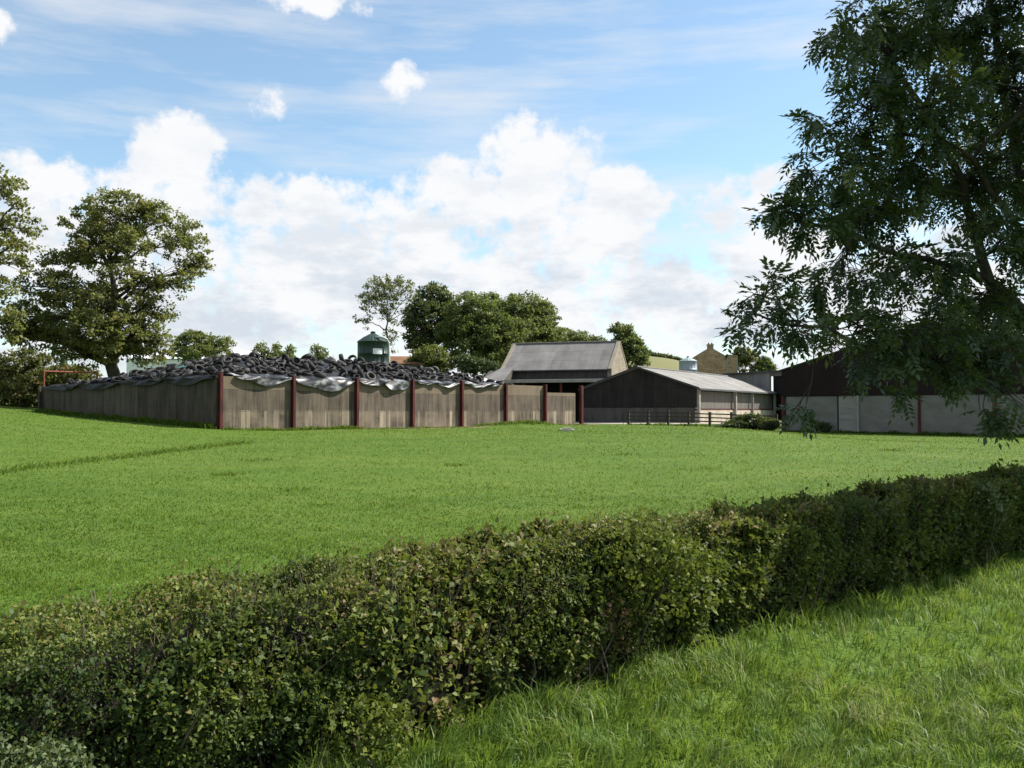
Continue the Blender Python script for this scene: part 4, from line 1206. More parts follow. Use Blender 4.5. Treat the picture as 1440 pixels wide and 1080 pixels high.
tree('chestnut_tree', 'dark tree with rusty brown leaf patches between the sparse tree and green grove', 'tree', P(603, 525, Y)[:2],
     [lob(612, 422, 24, 24, Y), lob(600, 445, 34, 26, Y, -1), lob(628, 440, 22, 28, Y), lob(585, 455, 20, 20, Y, -2), lob(600, 478, 30, 18, Y, -1), lob(630, 475, 22, 26, Y), lob(588, 485, 16, 12, Y, -2)],
     0.30, .7, 1.6, 'lf_dark', 'bark', .5, per=30, hue_mu=.42, hue_sd=.18, brown=.07)
Y = 114
tree('grove_tree', 'rounded mid green tree in front of the grove beside the dark tree', 'tree', P(665, 530, Y)[:2],
     [lob(665, 440, 34, 28, Y), lob(650, 470, 34, 30, Y, -1), lob(690, 465, 34, 30, Y, -1), lob(668, 495, 42, 28, Y, -1), lob(705, 490, 28, 26, Y), lob(640, 445, 16, 18, Y), lob(720, 470, 22, 20, Y)],
     0.29, .7, 1.7, 'lf_mid', 'bark', .45, per=32, hue_mu=.42)
Y = 126
tree('grove_tree', 'broad domed green tree at the right of the grove above the barn roof', 'tree', P(738, 530, Y)[:2],
     [lob(735, 436, 38, 22, Y), lob(760, 450, 26, 26, Y), lob(710, 450, 30, 28, Y), lob(740, 470, 48, 28, Y, -1), lob(770, 475, 16, 18, Y), lob(690, 430, 20, 16, Y, 3), lob(730, 500, 60, 24, Y, -1)],
     0.31, .75, 1.7, 'lf_mid', 'bark', .5, per=32, hue_mu=.55)
Y = 108
tree('round_bush', 'bright olive rounded bush right of the small rusty roof', 'bush', P(605, 528, Y)[:2],
     [lob(606, 503, 24, 17, Y), lob(590, 512, 18, 13, Y), lob(622, 515, 14, 13, Y)], 0.22, .5, 1.8, 'lf_bright', 'bark', .12, per=34, hue_mu=.42)
tree('round_bush', 'greyish shrub below the grove left of the stone barn', 'bush', P(655, 532, Y)[:2],
     [lob(650, 512, 18, 15, Y), lob(672, 517, 18, 13, Y), lob(690, 520, 16, 13, Y)], 0.22, .5, 1.5, 'lf_grey', 'bark', .12, per=30, hue_mu=.42)
Y = 132
tree('grove_tree', 'lower spreading trees edge running right behind the stone barn ridge', 'tree', P(812, 530, Y)[:2],
     [lob(790, 478, 24, 18, Y), lob(815, 482, 22, 15, Y), lob(838, 486, 16, 12, Y), lob(800, 498, 50, 16, Y), lob(850, 494, 16, 10, Y)], 0.28, .6, 1.5, 'lf_mid', 'bark', .3, per=28, hue_mu=.6)
Y = 128
tree('round_tree', 'small round topped tree beside the sunlit stone gable', 'tree', P(882, 525, Y)[:2],
     [lob(874, 468, 17, 14, Y), lob(880, 484, 22, 16, Y), lob(895, 500, 15, 20, Y), lob(870, 500, 16, 14, Y), lob(905, 512, 8, 12, Y)], 0.27, .55, 1.7, 'lf_mid', 'bark', .3, per=30, hue_mu=.55)
Y = 165
tree('round_tree', 'small brownish tree right of the farmhouse', 'tree', P(1048, 525, Y)[:2],
     [lob(1045, 500, 14, 12, Y), lob(1058, 508, 14, 12, Y), lob(1040, 512, 16, 12, Y)], 0.28, .55, 1.5, 'lf_olive', 'bark', .25, per=26, hue_mu=.5)
tree('round_tree', 'small pointed green tree above the grey shed roof', 'tree', P(1075, 525, Y)[:2],
     [lob(1074, 514, 10, 12, Y), lob(1066, 520, 12, 8, Y), lob(1084, 520, 8, 8, Y)], 0.28, .5, 1.5, 'lf_mid', 'bark', .2, per=26, hue_mu=.6)
# hedge line on the far hill
hl = []
for px in np.linspace(908, 992, 22):
    hxx = (px - 720) / FPX * 338
    zz = 1.0 + 21.0 * math.exp(-((hxx - 40) / 44) ** 4) + 0.6 * sin(hxx * .07) - 4 * float(sm((hxx - 45) / 60))
    hl.append((np.array((hxx, 338, zz + .4)), 2.6, 1.6, 0.9 + .5 * (px < 915) * 2))
tree('field_hedge', 'thin dark hedge line along the top of the far hillside', 'hedge', (hl[10][0][0], 338, hl[10][0][2] - .5), hl, .5, 1.0, 1.0, 'lf_dark', 'bark', .1, per=26)
# dark bush in front of the barn corner
Y = 68.5
tree('dark_bush', 'low dark bush by the fence at the corner of the brown barn', 'bush', P(1060, 603, Y)[:2],
     [lob(1050, 594, 22, 9, Y), lob(1075, 597, 20, 8, Y), lob(1030, 600, 20, 5, Y), lob(1058, 588, 12, 7, Y), lob(1082, 600, 12, 8, Y, -1)], .14, .3, 2.0, 'lf_dark', 'bark', .06, per=40, hue_mu=.15, hue_sd=.1)
for (px, lb_) in ((1162, 'small dark weed clump against the barn base left of the light panel'), (1176, 'taller weed clump against the barn base beside the light panel')):
    s_ = (px - 1098) / 342 * 15.4
    b_ = FR.pt(4.15 * (px - 1098) / 90 - .2, -.5, 0)
    zb_ = g(b_[0], b_[1])
    tree('weed_clump', lb_, 'weed', b_[:2], [((b_[0], b_[1], zb_ + .35), .4, .3, .35 if px < 1170 else .5)], .12, .2, 1.6, 'lf_dark', 'bark', .02, per=20)


# ------------------------------------------------------------------ foreground ash tree
def ash_tree():
    base = np.array((8.7, 14.6, g(8.7, 14.6)))
    root = empty('ash_tree', base, 'large overhanging ash tree with feathery dark leaves at the right edge', 'tree')
    vis = [(1185, 40, 55, 45, 12.0), (1255, 70, 80, 75, 13.0), (1350, 50, 85, 80, 14.0), (1425, 130, 70, 90, 13.0), (1305, 150, 85, 70, 12.2), (1215, 150, 60, 55, 12.2),
           (1185, 235, 60, 50, 12.0), (1130, 300, 60, 32, 11.8), (1205, 305, 70, 40, 12.4), (1270, 250, 80, 60, 13.0), (1370, 260, 90, 80, 13.6), (1420, 330, 60, 70, 12.2),
           (1085, 405, 50, 36, 11.6), (1045, 455, 28, 30, 11.6), (1120, 455, 60, 36, 11.6), (1185, 385, 66, 45, 12.2), (1205, 455, 70, 36, 11.8), (1285, 380, 85, 55, 12.6), (1300, 460, 85, 45, 12.2),
           (1385, 420, 85, 60, 13.0), (1400, 500, 70, 45, 12.4), (1320, 510, 62, 24, 12.2), (1250, 490, 50, 26, 12.0), (1225, 520, 26, 12, 11.8), (1140, 172, 18, 26, 12.0),
           (1122, 578, 12, 8, 12.0), (1268, 556, 6, 6, 12.0), (1388, 586, 4, 6, 12.0), (1436, 575, 10, 18, 12.0), (1360, 530, 40, 10, 11.8), (1440, 450, 60, 60, 14.5), (1120, 235, 24, 20, 12.2), (1085, 290, 22, 24, 12.0)]
    lobes = []
    for (px, py, rx, ry, Yy) in vis:
        s = Yy / FPX
        lobes.append((P(px, py, Yy), rx * s, max(.3, rx * s * 1.15), ry * s, 1.3 if py < 330 else 1.0))
    off = [((8.5, 10.75, 7.2), 1.0, .85, .9), ((9.0, 11.8, 6.6), 1.1, .95, .9), ((9.6, 12.9, 6.1), 1.2, 1.0, .9), ((10.0, 13.8, 5.5), 1.2, 1.0, .9), ((7.9, 10.9, 6.0), .9, .8, .7), ((9.4, 12.0, 8.0), 1.1, 1.0, 1.0), ((10.2, 12.9, 8.6), 1.2, 1.0, 1.1),  # unseen crown lobes, shaped so that their shadow falls along the hedge
           ((9.6, 12.9, 7.6), 1.4, 1.2, 1.3), ((11.2, 14.3, 6.8), 1.3, 1.1, 1.3), ((12.4, 15.2, 8.0), 1.6, 1.3, 1.6), ((10.5, 14.5, 10.2), 2.2, 2.0, 1.6),
           ((8.2, 13.2, 9.6), 1.8, 1.7, 1.4), ((6.6, 13.2, 8.8), 1.4, 1.4, 1.2), ((12.2, 15.5, 6.5), 1.8, 1.6, 1.6), ((9.3, 16.0, 7.0), 1.8, 1.8, 1.5), ((8.9, 12.6, 6.0), 1.4, 1.2, 1.2), ((7.6, 11.6, 6.6), .9, .9, .8),
           ((11.0, 14.8, 5.0), 1.5, 1.2, 1.1), ((13.4, 15.8, 6.2), 1.4, 1.2, 1.4), ((10.4, 14.2, 6.4), 1.6, 1.4, 1.5), ((9.4, 14.6, 4.4), 1.3, 1.1, .9), ((10.6, 15.6, 3.9), 1.3, 1.2, .8), ((11.8, 15.8, 4.6), 1.4, 1.3, 1.0)]
    for (c, a, b, d) in off:
        lobes.append((np.array(c), a, b, d, 1.15))
    tm = MB()
    # leaning main stems
    def stem(pts, r0, r1):
        pts = np.array(pts, float); n = 14
        t = np.linspace(0, len(pts) - 1, n); out = []
        for q in t:
            i = min(int(q), len(pts) - 2); f = q - i
            pm = pts[max(i - 1, 0)]; pn = pts[min(i + 2, len(pts) - 1)]
            m0 = (pts[i + 1] - pm) / 2; m1 = (pn - pts[i]) / 2
            out.append((2 * f ** 3 - 3 * f * f + 1) * pts[i] + (f ** 3 - 2 * f * f + f) * m0 + (-2 * f ** 3 + 3 * f * f) * pts[i + 1] + (f ** 3 - f * f) * m1)
        out = np.array(out); out[1:-1] += rng.normal(0, .03, out[1:-1].shape)
        tm.tube(out, np.linspace(r0, r1, n), 9)
        return out
    fork = np.array((8.7, 14.2, 2.6))
    S = []
    S.append(stem([base, (8.75, 14.45, 1.3), fork], .24, .18))
    S.append(stem([fork, P(1400, 420, 13.6), P(1372, 320, 13.4), P(1340, 225, 13.2), P(1262, 95, 12.8), P(1215, 20, 12.4)], .10, .02))
    S.append(stem([fork, P(1450, 300, 14), P(1420, 180, 13.8), P(1400, 60, 13.8), P(1380, -60, 13.8), (7.0, 13.6, 9.6)], .10, .02))
    S.append(stem([fork, P(1440, 532, 13.2), P(1360, 508, 12.6), P(1275, 492, 12.2), P(1190, 470, 11.9), P(1060, 440, 11.6)], .075, .012))
    S.append(stem([fork, P(1420, 410, 13.0), P(1330, 370, 12.6), P(1240, 350, 12.2), P(1150, 315, 11.9), P(1085, 300, 11.8)], .065, .012))
    S.append(stem([fork, P(1440, 330, 13.0), P(1350, 215, 12.6), P(1270, 190, 12.4), P(1180, 205, 12.2)], .06, .012))
    S.append(stem([fork, (10, 13.5, 4.6), (11, 12.8, 6.6), (12, 13, 8.2)], .15, .03))
    S.append(stem([fork, (9.4, 13, 4.0), (9.8, 12, 5.6), (9.6, 11.8, 8.0)], .13, .03))
    S.append(stem([fork, (9.2, 14.8, 5), (9.8, 15.2, 8), (10.4, 14.6, 10.4)], .14, .03))
    allp = np.concatenate(S[1:]); 
    tw_p, tw_d, tw_h = [], [], []
    for (c, rx, ry, rz, dn) in lobes:
        c = np.array(c, float)
        vol = (rx * ry + rx * rz + ry * rz) / 3
        nt_ = max(3, int(dn * 68 * vol))
        d = rand_dir(nt_); rr = rng.random(nt_) ** .42
        q = c + d * rr[:, None] * np.array((rx, ry, rz))
        j = np.argmin(np.linalg.norm(allp - c, axis=1))
        st = allp[j]
        lb = bez(st, (st + c) / 2 + np.array((0, 0, .12 * np.linalg.norm(c - st))), c, 7)
        lb[1:-1] += rng.normal(0, .03, lb[1:-1].shape)
        if np.linalg.norm(c - st) > .1:
            rr0 = .03 if rz > .25 else .012
            tm.tube(lb, np.linspace(rr0, rr0 * .4, 7), 5, False)
        for k in range(nt_):
            s = lb[rng.integers(2, 7)]
            mid = (s + q[k]) / 2 + rng.normal(0, .07 * np.linalg.norm(q[k] - s), 3)
            t_ = bez(s, mid, q[k], 5)
            if dn > .9 or k % 2 == 0:
                tm.tube(t_, np.linspace(.010, .004, 5), 3, False)
            dd = q[k] - t_[-2]; dd = dd / max(np.linalg.norm(dd), 1e-6)
            tw_p.append(q[k]); tw_d.append(dd); tw_h.append(rng.normal(.42, .2))
    tw_p = np.array(tw_p); tw_d = np.array(tw_d); tw_h = np.array(tw_h)
    # compound leaves: several from each twig end
    nl = rng.poisson(7.0, len(tw_p)).clip(2)
    ti = np.repeat(np.arange(len(tw_p)), nl); M = len(ti)
    bp = tw_p[ti] - tw_d[ti] * rng.uniform(0, .16, (M, 1))
    ax = unit(tw_d[ti] * .55 + .8 * rand_dir(M) + np.array((0, 0, -.25)))
    up = unit(np.array((0, 0, 1.0)) + .55 * rand_dir(M))
    sd_ = unit(np.cross(ax, up)); upn = np.cross(sd_, ax)
    RL = rng.uniform(.19, .30, M)
    PP, DD, NN, LL, HH = [], [], [], [], []
    for k in range(5):
        t = .28 + .17 * k
        q = bp + ax * (RL * t)[:, None] - np.array((0, 0, 1.0)) * (RL * .35 * t * t)[:, None]
        for sg in ((-1, 1) if k < 4 else (0,)):
            dv = ax * (.6 if sg else 1.0) + sd_ * sg * .85 - np.array((0, 0, .28)) + .18 * rand_dir(M)
            PP.append(q); DD.append(dv); NN.append(upn + .35 * rand_dir(M)); LL.append(RL * rng.uniform(.32, .45, M)); HH.append(tw_h[ti] + rng.normal(0, .1, M))
    p = np.concatenate(PP); L = np.concatenate(LL)
    V, Fq = leaf_arrays(p, np.concatenate(DD), np.concatenate(NN), L, L * .42)
    np_mesh('crown', V, Fq, 4, 'lf_ash', root, np.concatenate(HH))
    tm.build('trunk', 'bark', root, True)
    print('ash leaflets', len(p))

ash_tree()

# ------------------------------------------------------------------ hedge
HT = np.array((0.72, 0.694)); HT = HT / np.linalg.norm(HT); HN = np.array((-HT[1], HT[0]))   # HN to the field side
HC = np.array((-1.02, 5.60))
S0, S1 = -5.0, 24.0

def n1d(s, seed, f):
    return np.sin(s * f + seed) * .5 + np.sin(s * f * 2.3 + seed * 2.1) * .3 + np.sin(s * f * 5.1 + seed * 3.3) * .2

def hedge_dims(s):
    top = 1.02 + 0.05 * n1d(s, 1.3, .9) + 0.075 * np.exp(-((s - 2.4) / 1.0) ** 2) - .0 * sm((-s - .5) / 2.0) + .03 * sm((s - 10) / 5)
    hw = 0.52 + .04 * n1d(s, 4.1, 1.2) + .08 * sm((s - 6) / 8)
    return top, hw

def hedge_pt(s, a, r):
    """a: angle round the section 0 = front base .. pi = back base; r = fraction of the radius"""
    top, hw = hedge_dims(s)
    ca, sa = np.cos(a), np.sin(a)
    e = 0.42
    x = -np.sign(ca) * np.abs(ca) ** e * hw
    z = np.abs(sa) ** e * (top)
    bulge = 0.05 * np.sin(s * 2.1 + 1.7 * np.sin(a * 2 + s)) + .045 * np.sin(s * 4.7 + a * 3.1) + .04 * np.sin(s * 9.3 - a * 6.0)
    under = np.where(z < 0.38, (0.38 - z) * 0.30, 0)     # thinner near the ground
    bulge = bulge * (1 - .6 * sm((a - .9) / .3))
    k = r + bulge * .7
    lat = x * k + np.sign(ca) * under * (x != 0)
    zz = z * (1 + (r - 1) * .9) + bulge * .22 * np.abs(sa)
    px = HC[0] + HT[0] * s + HN[0] * lat; py = HC[1] + HT[1] * s + HN[1] * lat
    return np.stack([px, py, zz + gz(px, py)], -1)

hroot = empty('hedge', (HC[0], HC[1], 0), 'long clipped hawthorn hedge running between verge and field', 'hedge')
# opaque hull for the twiggy inside, its shade painted as dark colour
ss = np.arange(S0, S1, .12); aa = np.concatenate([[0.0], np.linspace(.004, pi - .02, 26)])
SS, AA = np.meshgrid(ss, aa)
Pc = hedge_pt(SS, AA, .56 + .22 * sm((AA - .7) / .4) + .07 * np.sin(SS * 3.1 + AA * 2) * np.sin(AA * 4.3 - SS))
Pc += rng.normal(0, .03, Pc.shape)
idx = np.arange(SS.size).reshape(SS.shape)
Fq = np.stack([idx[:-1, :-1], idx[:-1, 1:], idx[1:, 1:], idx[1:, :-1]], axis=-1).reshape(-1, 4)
np_mesh('dark_inner_hull', Pc.reshape(-1, 3), Fq, 4, 'shade_core', hroot)

def hedge_leaves(n, smin, smax, size, power=1.0, front_bias=True):
    s = smin + (smax - smin) * rng.random(n) ** power
    front = rng.random(n) < .56
    zf = rng.uniform(.02, .93, n)
    a = np.where(front, np.arcsin(zf ** (1 / .42)), rng.uniform(.99, pi * .82, n))
    q = np.where(front, zf * 1.25, a + .18)
    # clumping: keep probability from a bumpy field, holes low down
    f = .5 + .5 * np.sin(s * 5.3 + 2.2 * np.sin(q * 3 + s * .7)) * np.sin(q * 5.7 - s * 2.9)
    f2 = .5 + .5 * np.sin(s * 13.1 + 4 * np.sin(q * 7 + s)) * np.sin(q * 12.7 - s * 7.9)
    f3 = .5 + .5 * np.sin(s * 23.0 + 3 * np.sin(q * 11 + 2 * s)) * np.sin(q * 21.0 - s * 11.0)
    keep = rng.random(n) < (.05 + .40 * f + .5 * f * f2 + .25 * f2) * (.35 + .9 * f3) + .25 * sm((a - .9) / .4)
    hole = (np.sin(s * 1.9 + .8) + .6 * np.sin(s * 4.3 + 2) + .5 * np.sin(s * 9.7 + q * 5) > .35) & (q < .62 + .3 * np.sin(s * 3.1))
    keep &= ~(hole & (rng.random(n) < .80))
    keep &= ~((q < .40) & (rng.random(n) < .35))
    s, a, f, f3, q = s[keep], a[keep], f[keep], f3[keep], q[keep]
    n = len(s)
    depth = rng.exponential(.06, n).clip(0, .32)
    spike = np.where((a > 1.0) & (rng.random(n) < .05), rng.uniform(.02, .10, n), 0) + np.where((a > 1.0) & (np.sin(s * 7.3) * np.sin(s * 2.9 + 1) > .55), rng.uniform(0, .09, n), 0)
    r = .98 - depth + .13 * (f - .5) + .07 * (f3 - .5)
    p = hedge_pt(s, a, r)
    p[:, 2] += spike
    ctr = hedge_pt(s, a, r - .3)
    outw = unit(p - ctr + 1e-6)
    nn = unit(.7 * outw + .8 * rand_dir(n) + np.array((.25, 0, .40)))
    dd = unit(rand_dir(n) + .35 * outw + np.array((0, 0, .1)))
    L = size * rng.uniform(.6, 1.4, n) * (.78 + .22 * sm((s + 1.5) / 3.5))
    topf = sm((a - .75) / .5)
    hue = rng.normal(.40, .17, n) + .10 * (f3 - .5) + .09 * np.sin(s * 1.3 + a * 2) + .10 * np.sin(s * 3.7 - a * 4) + .14 * topf  # leaves sunk between clumps get a darker hue, painting the gap shade
    red = (rng.random(n) < (.06 + .12 * np.exp(-((s - .8) / 1.3) ** 2) + .10 * np.exp(-((s - 3.6) / .9) ** 2)) * topf + .008); hue[red] = rng.uniform(.80, .98, red.sum())
    patch = np.sin(s * 1.7 + 1.1 * np.sin(q * 2.3) + .5) + .7 * np.sin(s * 3.9 - q * 2.0 + 2.0)
    L = L * (1 + .28 * np.clip(patch, -1, 1.2)) * np.where(rng.random(n) < .10, 1.45, 1.0)
    hue = hue + .09 * patch
    yell = np.exp(-((s - 2.2) / 1.3) ** 2) * (rng.random(n) < .6); hue = hue + .26 * yell
    return p, dd, nn, L, hue

parts = [hedge_leaves(330000, -3.6, 4.5, .037), hedge_leaves(170000, 4.5, 11.0, .042), hedge_leaves(90000, 11.0, 23.5, .055)]
p, d, n_, L, hue = [np.concatenate(x) for x in zip(*parts)]
V, Fq = leaf_arrays(p, d, n_, L, L * .62, .2)
np_mesh('foliage', V, Fq, 4, 'lf_hedge', hroot, hue)
print('hedge leaves', len(p))
# stems
tm = MB()
for k in range(620):
    s = rng.uniform(-3.4, 13)
    lat = rng.uniform(-.34, .2)
    b = np.array((HC[0] + HT[0] * s + HN[0] * lat, HC[1] + HT[1] * s + HN[1] * lat, 0)); b[2] = g(b[0], b[1])
    top_ = hedge_dims(s)[0]
    t = b + np.array((rng.normal(0, .16), rng.normal(0, .16), top_ * rng.uniform(.4, .85)))
    t[:2] -= HN * rng.uniform(-.12, .05)
    tm.tube(bez(b, (b + t) / 2 + rng.normal(0, .11, 3), t, 6), np.linspace(rng.uniform(.005, .013), .003, 6), 5, False)
for k in range(1500):     # fine twigs through the skin of the hedge
    s = rng.uniform(-3.4, 10); a = rng.uniform(.15, 2.2)
    q = hedge_pt(np.array([s]), np.array([a]), np.array([.75]))[0]
    e = hedge_pt(np.array([s + rng.normal(0, .08)]), np.array([a]), np.array([1.0]))[0] + np.array((0, 0, rng.uniform(0, .09)))
    tm.tube([q, (q + e) / 2 + rng.normal(0, .012, 3), e], [.004, .003, .0018], 3, False)
tm.build('stems', 'twig', hroot)


def shrub(name, label, cat, centre, R, n, size, mat, hue_mu, hue_sd, up=.3, stems=26, cl=None, aspect=.75):
    root = empty(name, (centre[0], centre[1], g(centre[0], centre[1])), label, cat)
    c = np.array(centre, float)
    d = rand_dir(n); d[:, 2] = np.abs(d[:, 2]) * np.where(rng.random(n) < .75, 1, -1)
    rr = .35 + .65 * rng.random(n) ** .4
    bump = 1 + .10 * np.sin(d[:, 0] * 7 + d[:, 2] * 5) + .08 * np.sin(d[:, 1] * 11 + d[:, 2] * 9)
    p = c + d * (rr * bump)[:, None] * np.array(R)
    p[:, 2] = np.maximum(p[:, 2], gz(p[:, 0], p[:, 1]) + .03)
    nn = unit(.6 * d + .8 * rand_dir(n) + np.array((0, 0, up))); dd = unit(rand_dir(n) + .5 * d)
    L = size * rng.uniform(.6, 1.4, n)
    V, Fq = leaf_arrays(p, dd, nn, L, L * aspect, .2)
    np_mesh('foliage', V, Fq, 4, mat, root, rng.normal(hue_mu, hue_sd, n))
    tm = MB()
    b = np.array((c[0], c[1], g(c[0], c[1])))
    for k in range(stems):
        q = p[rng.integers(0, n)]
        bb = b + rng.normal(0, .08, 3) * np.array((1, 1, 0))
        tm.tube(bez(bb, (bb + q) / 2 + rng.normal(0, .04, 3), q, 6), np.linspace(.009, .003, 6), 4, False)
    tm.build('stems', 'twig', root)
    return root

def hpos(s, lat, z):
    x = HC[0] + HT[0] * s + HN[0] * lat; y = HC[1] + HT[1] * s + HN[1] * lat
    return (x, y, g(x, y) + z)

shrub('hazel_shrub', 'bright yellow green shrub bulging from the middle of the hedge', 'shrub', hpos(2.15, -.30, .76), (.70, .34, .38), 3600, .046, 'lf_bramble', .5, .25, aspect=.62)
shrub('hazel_shrub', 'low yellow green shrub at the hedge foot just right of the bright shrub', 'shrub', hpos(2.75, -.40, .42), (.32, .24, .34), 900, .05, 'lf_bramble', .4, .25, stems=10)
shrub('round_shrub', 'rounded grey green shrub at the hedge foot in the bottom left corner', 'shrub', hpos(-1.95, -.70, .33), (.30, .30, .34), 5200, .022, 'lf_grey', .5, .25, stems=8)
shrub('young_shrub', 'pale yellow green shrub at the hedge foot left of the grass verge', 'shrub', hpos(-.25, -.52, .22), (.30, .20, .24), 1500, .034, 'lf_bramble', .45, .25, stems=8)
shrub('dead_shrub', 'dry brown leaved branch caught low in the hedge', 'dead branch', hpos(1.85, -.42, .42), (.22, .10, .26), 300, .036, 'lf_dead', .35, .25, stems=10)
shrub('pale_shrub', 'silvery pale leaved climber on the shaded part of the hedge', 'climber', hpos(9.2, -.48, .74), (.34, .16, .36), 360, .045, 'lf_grey', .9, .1, stems=6)
shrub('pale_shrub', 'small pale leaved climber at the left end of the shaded hedge', 'climber', hpos(4.45, -.44, .5), (.34, .18, .42), 900, .045, 'lf_bramble', .25, .2, stems=8)

# ------------------------------------------------------------------ grass
def blades(p, h, w, lean, hue, az=None):
    n = len(p)
    az = rng.uniform(0, 2 * pi, n) if az is None else az
    ld = np.stack([np.cos(az), np.sin(az), 0 * az], -1)
    fa = rng.uniform(0, 2 * pi, n); sd_ = np.stack([np.cos(fa), np.sin(fa), 0 * fa], -1)
    h = h.reshape(-1, 1); w = w.reshape(-1, 1); lean = lean.reshape(-1, 1)
    upv = np.array((0, 0, 1.0))
    m = p + upv * h * .58 + ld * h * lean * .30
    t = p + upv * h * (1 - .35 * lean) + ld * h * lean
    v = np.stack([p - sd_ * w * .5, p + sd_ * w * .5, m + sd_ * w * .42, m - sd_ * w * .42, t + sd_ * w * .06, t - sd_ * w * .06], 1).reshape(-1, 3)
    b = np.arange(n) * 6
    F1 = np.stack([b, b + 1, b + 2, b + 3], -1); F2 = np.stack([b + 3, b + 2, b + 4, b + 5], -1)
    F = np.stack([F1, F2], 1).reshape(-1, 4)
    return v, F, np.repeat(hue, 2)


def pnoise(x, y, f, seed):
    return (np.sin(x * f + seed) * np.cos(y * f * 1.13 + seed * 1.7) + .6 * np.sin((x + y) * f * 1.9 + seed * 2.3) * np.cos((x - y) * f * 1.7) + .4 * np.sin(x * f * 4.1 - y * f * 2.7 + seed)) / 1.6

# verge: in front of the hedge
def verge_pts(n, ymin, ymax):
    yy = rng.uniform(ymin, ymax, n)
    xx = rng.uniform(-.62, .62, n) * yy + rng.uniform(-.3, .3, n)
    lat = (xx - HC[0]) * HN[0] + (yy - HC[1]) * HN[1]
    k = (lat < -.24 + .06 * np.sin(xx * 3)) & (lat > -6.5)
    return xx[k], yy[k], lat[k]
X1, Y1, L1 = verge_pts(125000, 2.6, 7.0)
X2, Y2, L2 = verge_pts(100000, 7.0, 15.5)
xx, yy, lat = np.concatenate([X1, X2]), np.concatenate([Y1, Y2]), np.concatenate([L1, L2])
cl = pnoise(xx, yy, 2.6, 1.0); cl2 = pnoise(xx, yy, 7.5, 4.0); cl3 = pnoise(xx, yy, .9, 2.0)
k = rng.random(len(xx)) < .62 + .3 * cl2
xx, yy, lat, cl, cl2, cl3 = xx[k], yy[k], lat[k], cl[k], cl2[k], cl3[k]
n = len(xx)
edge = np.exp(-((lat + .52) / .22) ** 2)
h = (.112 + .050 * cl + .030 * cl2) * rng.uniform(.55, 1.35, n) + .17 * edge * rng.random(n) * (.6 + .6 * cl)
h = h.clip(.03)
w = (.0072 + .0034 * sm((yy - 5) / 7)) * rng.uniform(.7, 1.4, n)
hue = .65 + .12 * cl3 + .15 * cl + .10 * cl2 + rng.normal(0, .13, n)
dry = rng.random(n) < .035 + .05 * (cl3 > .45); hue[dry] = rng.uniform(.88, 1, dry.sum())
v, F, hu = blades(np.stack([xx, yy, gz(xx, yy) - .005], -1), h, w, rng.uniform(.2, 1.15, n), hue, pnoise(xx, yy, 3.1, 7.0) * 5 + rng.normal(0, .7, n))
tag(np_mesh('verge_grass', v, F, 4, 'verge', None, hu), 'lush long grass on the verge in front of the hedge', 'grass', kind='stuff')
print('verge blades', n)

# field
nf = 560000
u = rng.random(nf)
yy = 5.2 * (72 / 5.2) ** (u ** .80)
xx = rng.uniform(-.60, .60, nf) * yy
lat = (xx - HC[0]) * HN[0] + (yy - HC[1]) * HN[1]
ua = (xx - C0[0]) * FW.a[0] + (yy - C0[1]) * FW.a[1]; va = (xx - C0[0]) * FW.b[0] + (yy - C0[1]) * FW.b[1]
inside = (ua > -.1) & (va > -.3) & (ua < UL + .5)
inside |= (ua > 11) & (ua < UL + 1.5) & (va > -1.45 + .5 * np.sin(ua * 1.9) + .3 * np.sin(ua * 4.3)) & (va < 0)
inb = ((xx - BO[0]) * FR.b[0] + (yy - BO[1]) * FR.b[1]) > -.15
k = (lat > .72) & ~inside & ~(inb & (xx > 18.5)) & (yy < 76)
xx, yy = xx[k], yy[k]
cl = pnoise(xx, yy, 1.1, 5.0); cl2 = pnoise(xx, yy, 4.2, 2.0); cl3 = pnoise(xx, yy * 2.0, .33, 8.0)
k = rng.random(len(xx)) < (.66 + .3 * cl2) * (1 - .62 * sm((yy - 11) / 16))
xx, yy, cl, cl2, cl3 = xx[k], yy[k], cl[k], cl2[k], cl3[k]
n = len(xx)
h = (.042 + .013 * cl + .007 * cl2) * rng.uniform(.6, 1.4, n) * (1 + .012 * yy)
w = (.0045 + .00045 * yy) * rng.uniform(.7, 1.4, n)
cl4 = pnoise(xx * .8, yy * 1.7, .9, 11.0); cl5 = pnoise(xx * .5, yy * 1.4, .17, 3.0)
hue = .52 + .17 * cl3 + .10 * cl + .05 * cl2 + .12 * cl4 + .15 * cl5 + rng.normal(0, .055, n)
hue = hue + .16 * sm((yy - 12) / 18)
dry = rng.random(n) < .02 + .05 * (cl4 > .55); hue[dry] = rng.uniform(.88, 1, dry.sum())
# darker, longer growth along an old wheel line on the left
tp = np.array([ray_ground(px, py)[:2] for px, py in ((-60, 673), (60, 657), (160, 645), (250, 634), (345, 623))])
extra_x, extra_y, extra_h, extra_hue = [], [], [], []
for i in range(len(tp) - 1):
    L_ = np.linalg.norm(tp[i + 1] - tp[i]); m_ = int(L_ * 90)
    t = rng.random(m_); q = tp[i] + (tp[i + 1] - tp[i]) * t[:, None] + rng.normal(0, .30, (m_, 2))
    extra_x.append(q[:, 0]); extra_y.append(q[:, 1]); extra_h.append(rng.uniform(.10, .22, m_)); extra_hue.append(rng.normal(.36, .12, m_))
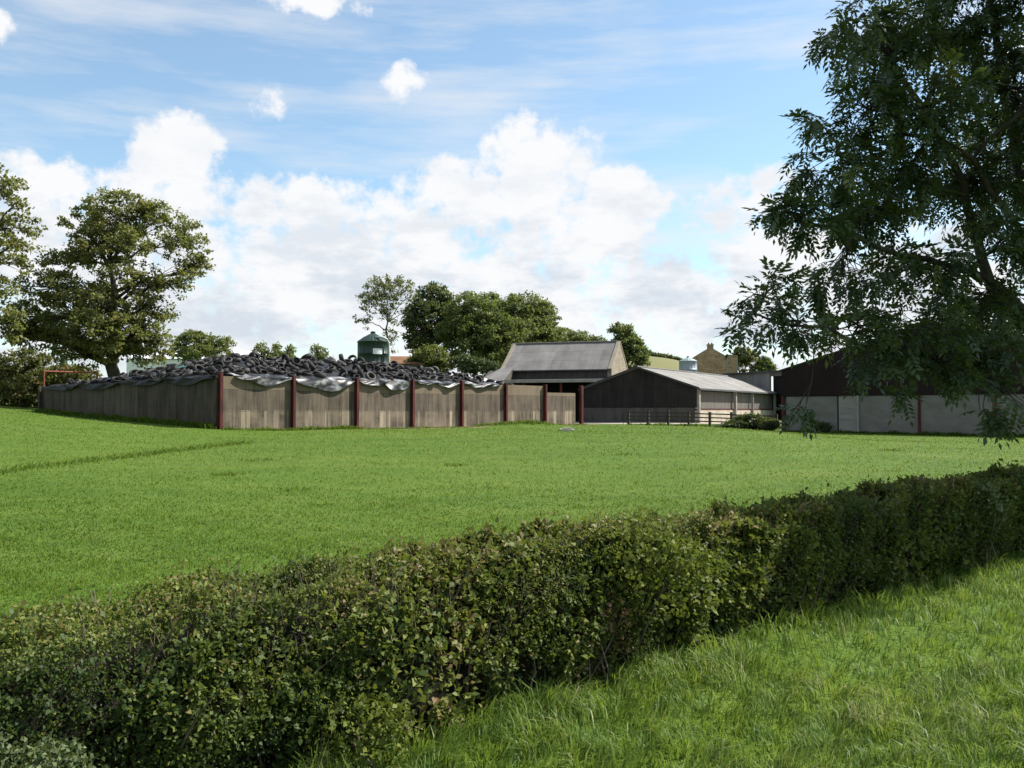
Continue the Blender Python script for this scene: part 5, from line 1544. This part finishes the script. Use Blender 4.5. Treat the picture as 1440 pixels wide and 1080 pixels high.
# unmown fringe along walls and barn, fence foot, mound
def fringe(a, b, dens, hmin, hmax, spread, mu):
    a = np.array(a[:2]); b = np.array(b[:2]); m_ = int(np.linalg.norm(b - a) * dens)
    q = a + (b - a) * rng.random((m_, 1)) + rng.normal(0, spread, (m_, 2))
    patch = .5 + .5 * pnoise(q[:, 0], q[:, 1], 1.4, 3.0)
    extra_x.append(q[:, 0]); extra_y.append(q[:, 1]); extra_h.append(rng.uniform(hmin, hmax, m_) * (.35 + patch)); extra_hue.append(rng.normal(mu, .15, m_))
fringe(FW.pt(0, -.45, 0), FW.pt(2 * BAY, -.45, 0), 150, .12, .34, .16, .5)
fringe(FW.pt(2 * BAY, -.75, 0), FW.pt(UL, -.75, 0), 60, .08, .22, .2, .5)
fringe(FW.pt(-.4, 0, 0), FW.pt(-.4, SIDE, 0), 190, .18, .48, .16, .52)
fringe(FR.pt(0, -.5, 0), FR.pt(WR, -.5, 0), 190, .12, .34, .14, .25)
fringe(f0, f1, 110, .1, .35, .25, .45)
fringe(P(675, 602, 66)[:2], P(770, 600, 66)[:2], 260, .1, .4, .5, .5)
for (px, py) in ((1290, 622), (1255, 634), (360, 648), (320, 668), (880, 640), (420, 690), (640, 655), (980, 660)):
    q = ray_ground(px, py); m_ = int(rng.integers(40, 110))
    extra_x.append(q[0] + rng.normal(0, rng.uniform(.15, .4), m_)); extra_y.append(q[1] + rng.normal(0, .22, m_)); extra_h.append(rng.uniform(.06, .15, m_)); extra_hue.append(rng.normal(.38, .1, m_))
# nettles and tufts along the far side of the hedge are part of the field grass
ex, ey, eh, eu = map(np.concatenate, (extra_x, extra_y, extra_h, extra_hue))
xx = np.concatenate([xx, ex]); yy = np.concatenate([yy, ey]); h = np.concatenate([h, eh]); hue = np.concatenate([hue, eu])
w = np.concatenate([w, (.006 + .0006 * ey)])
n = len(xx)
v, F, hu = blades(np.stack([xx, yy, gz(xx, yy) - .005], -1), h, w, rng.uniform(.4, 1.3, n), hue)
tag(np_mesh('field_grass', v, F, 4, 'grass', None, hu), 'short bright green pasture grass covering the field beyond the hedge', 'grass', kind='stuff')
print('field blades', n)
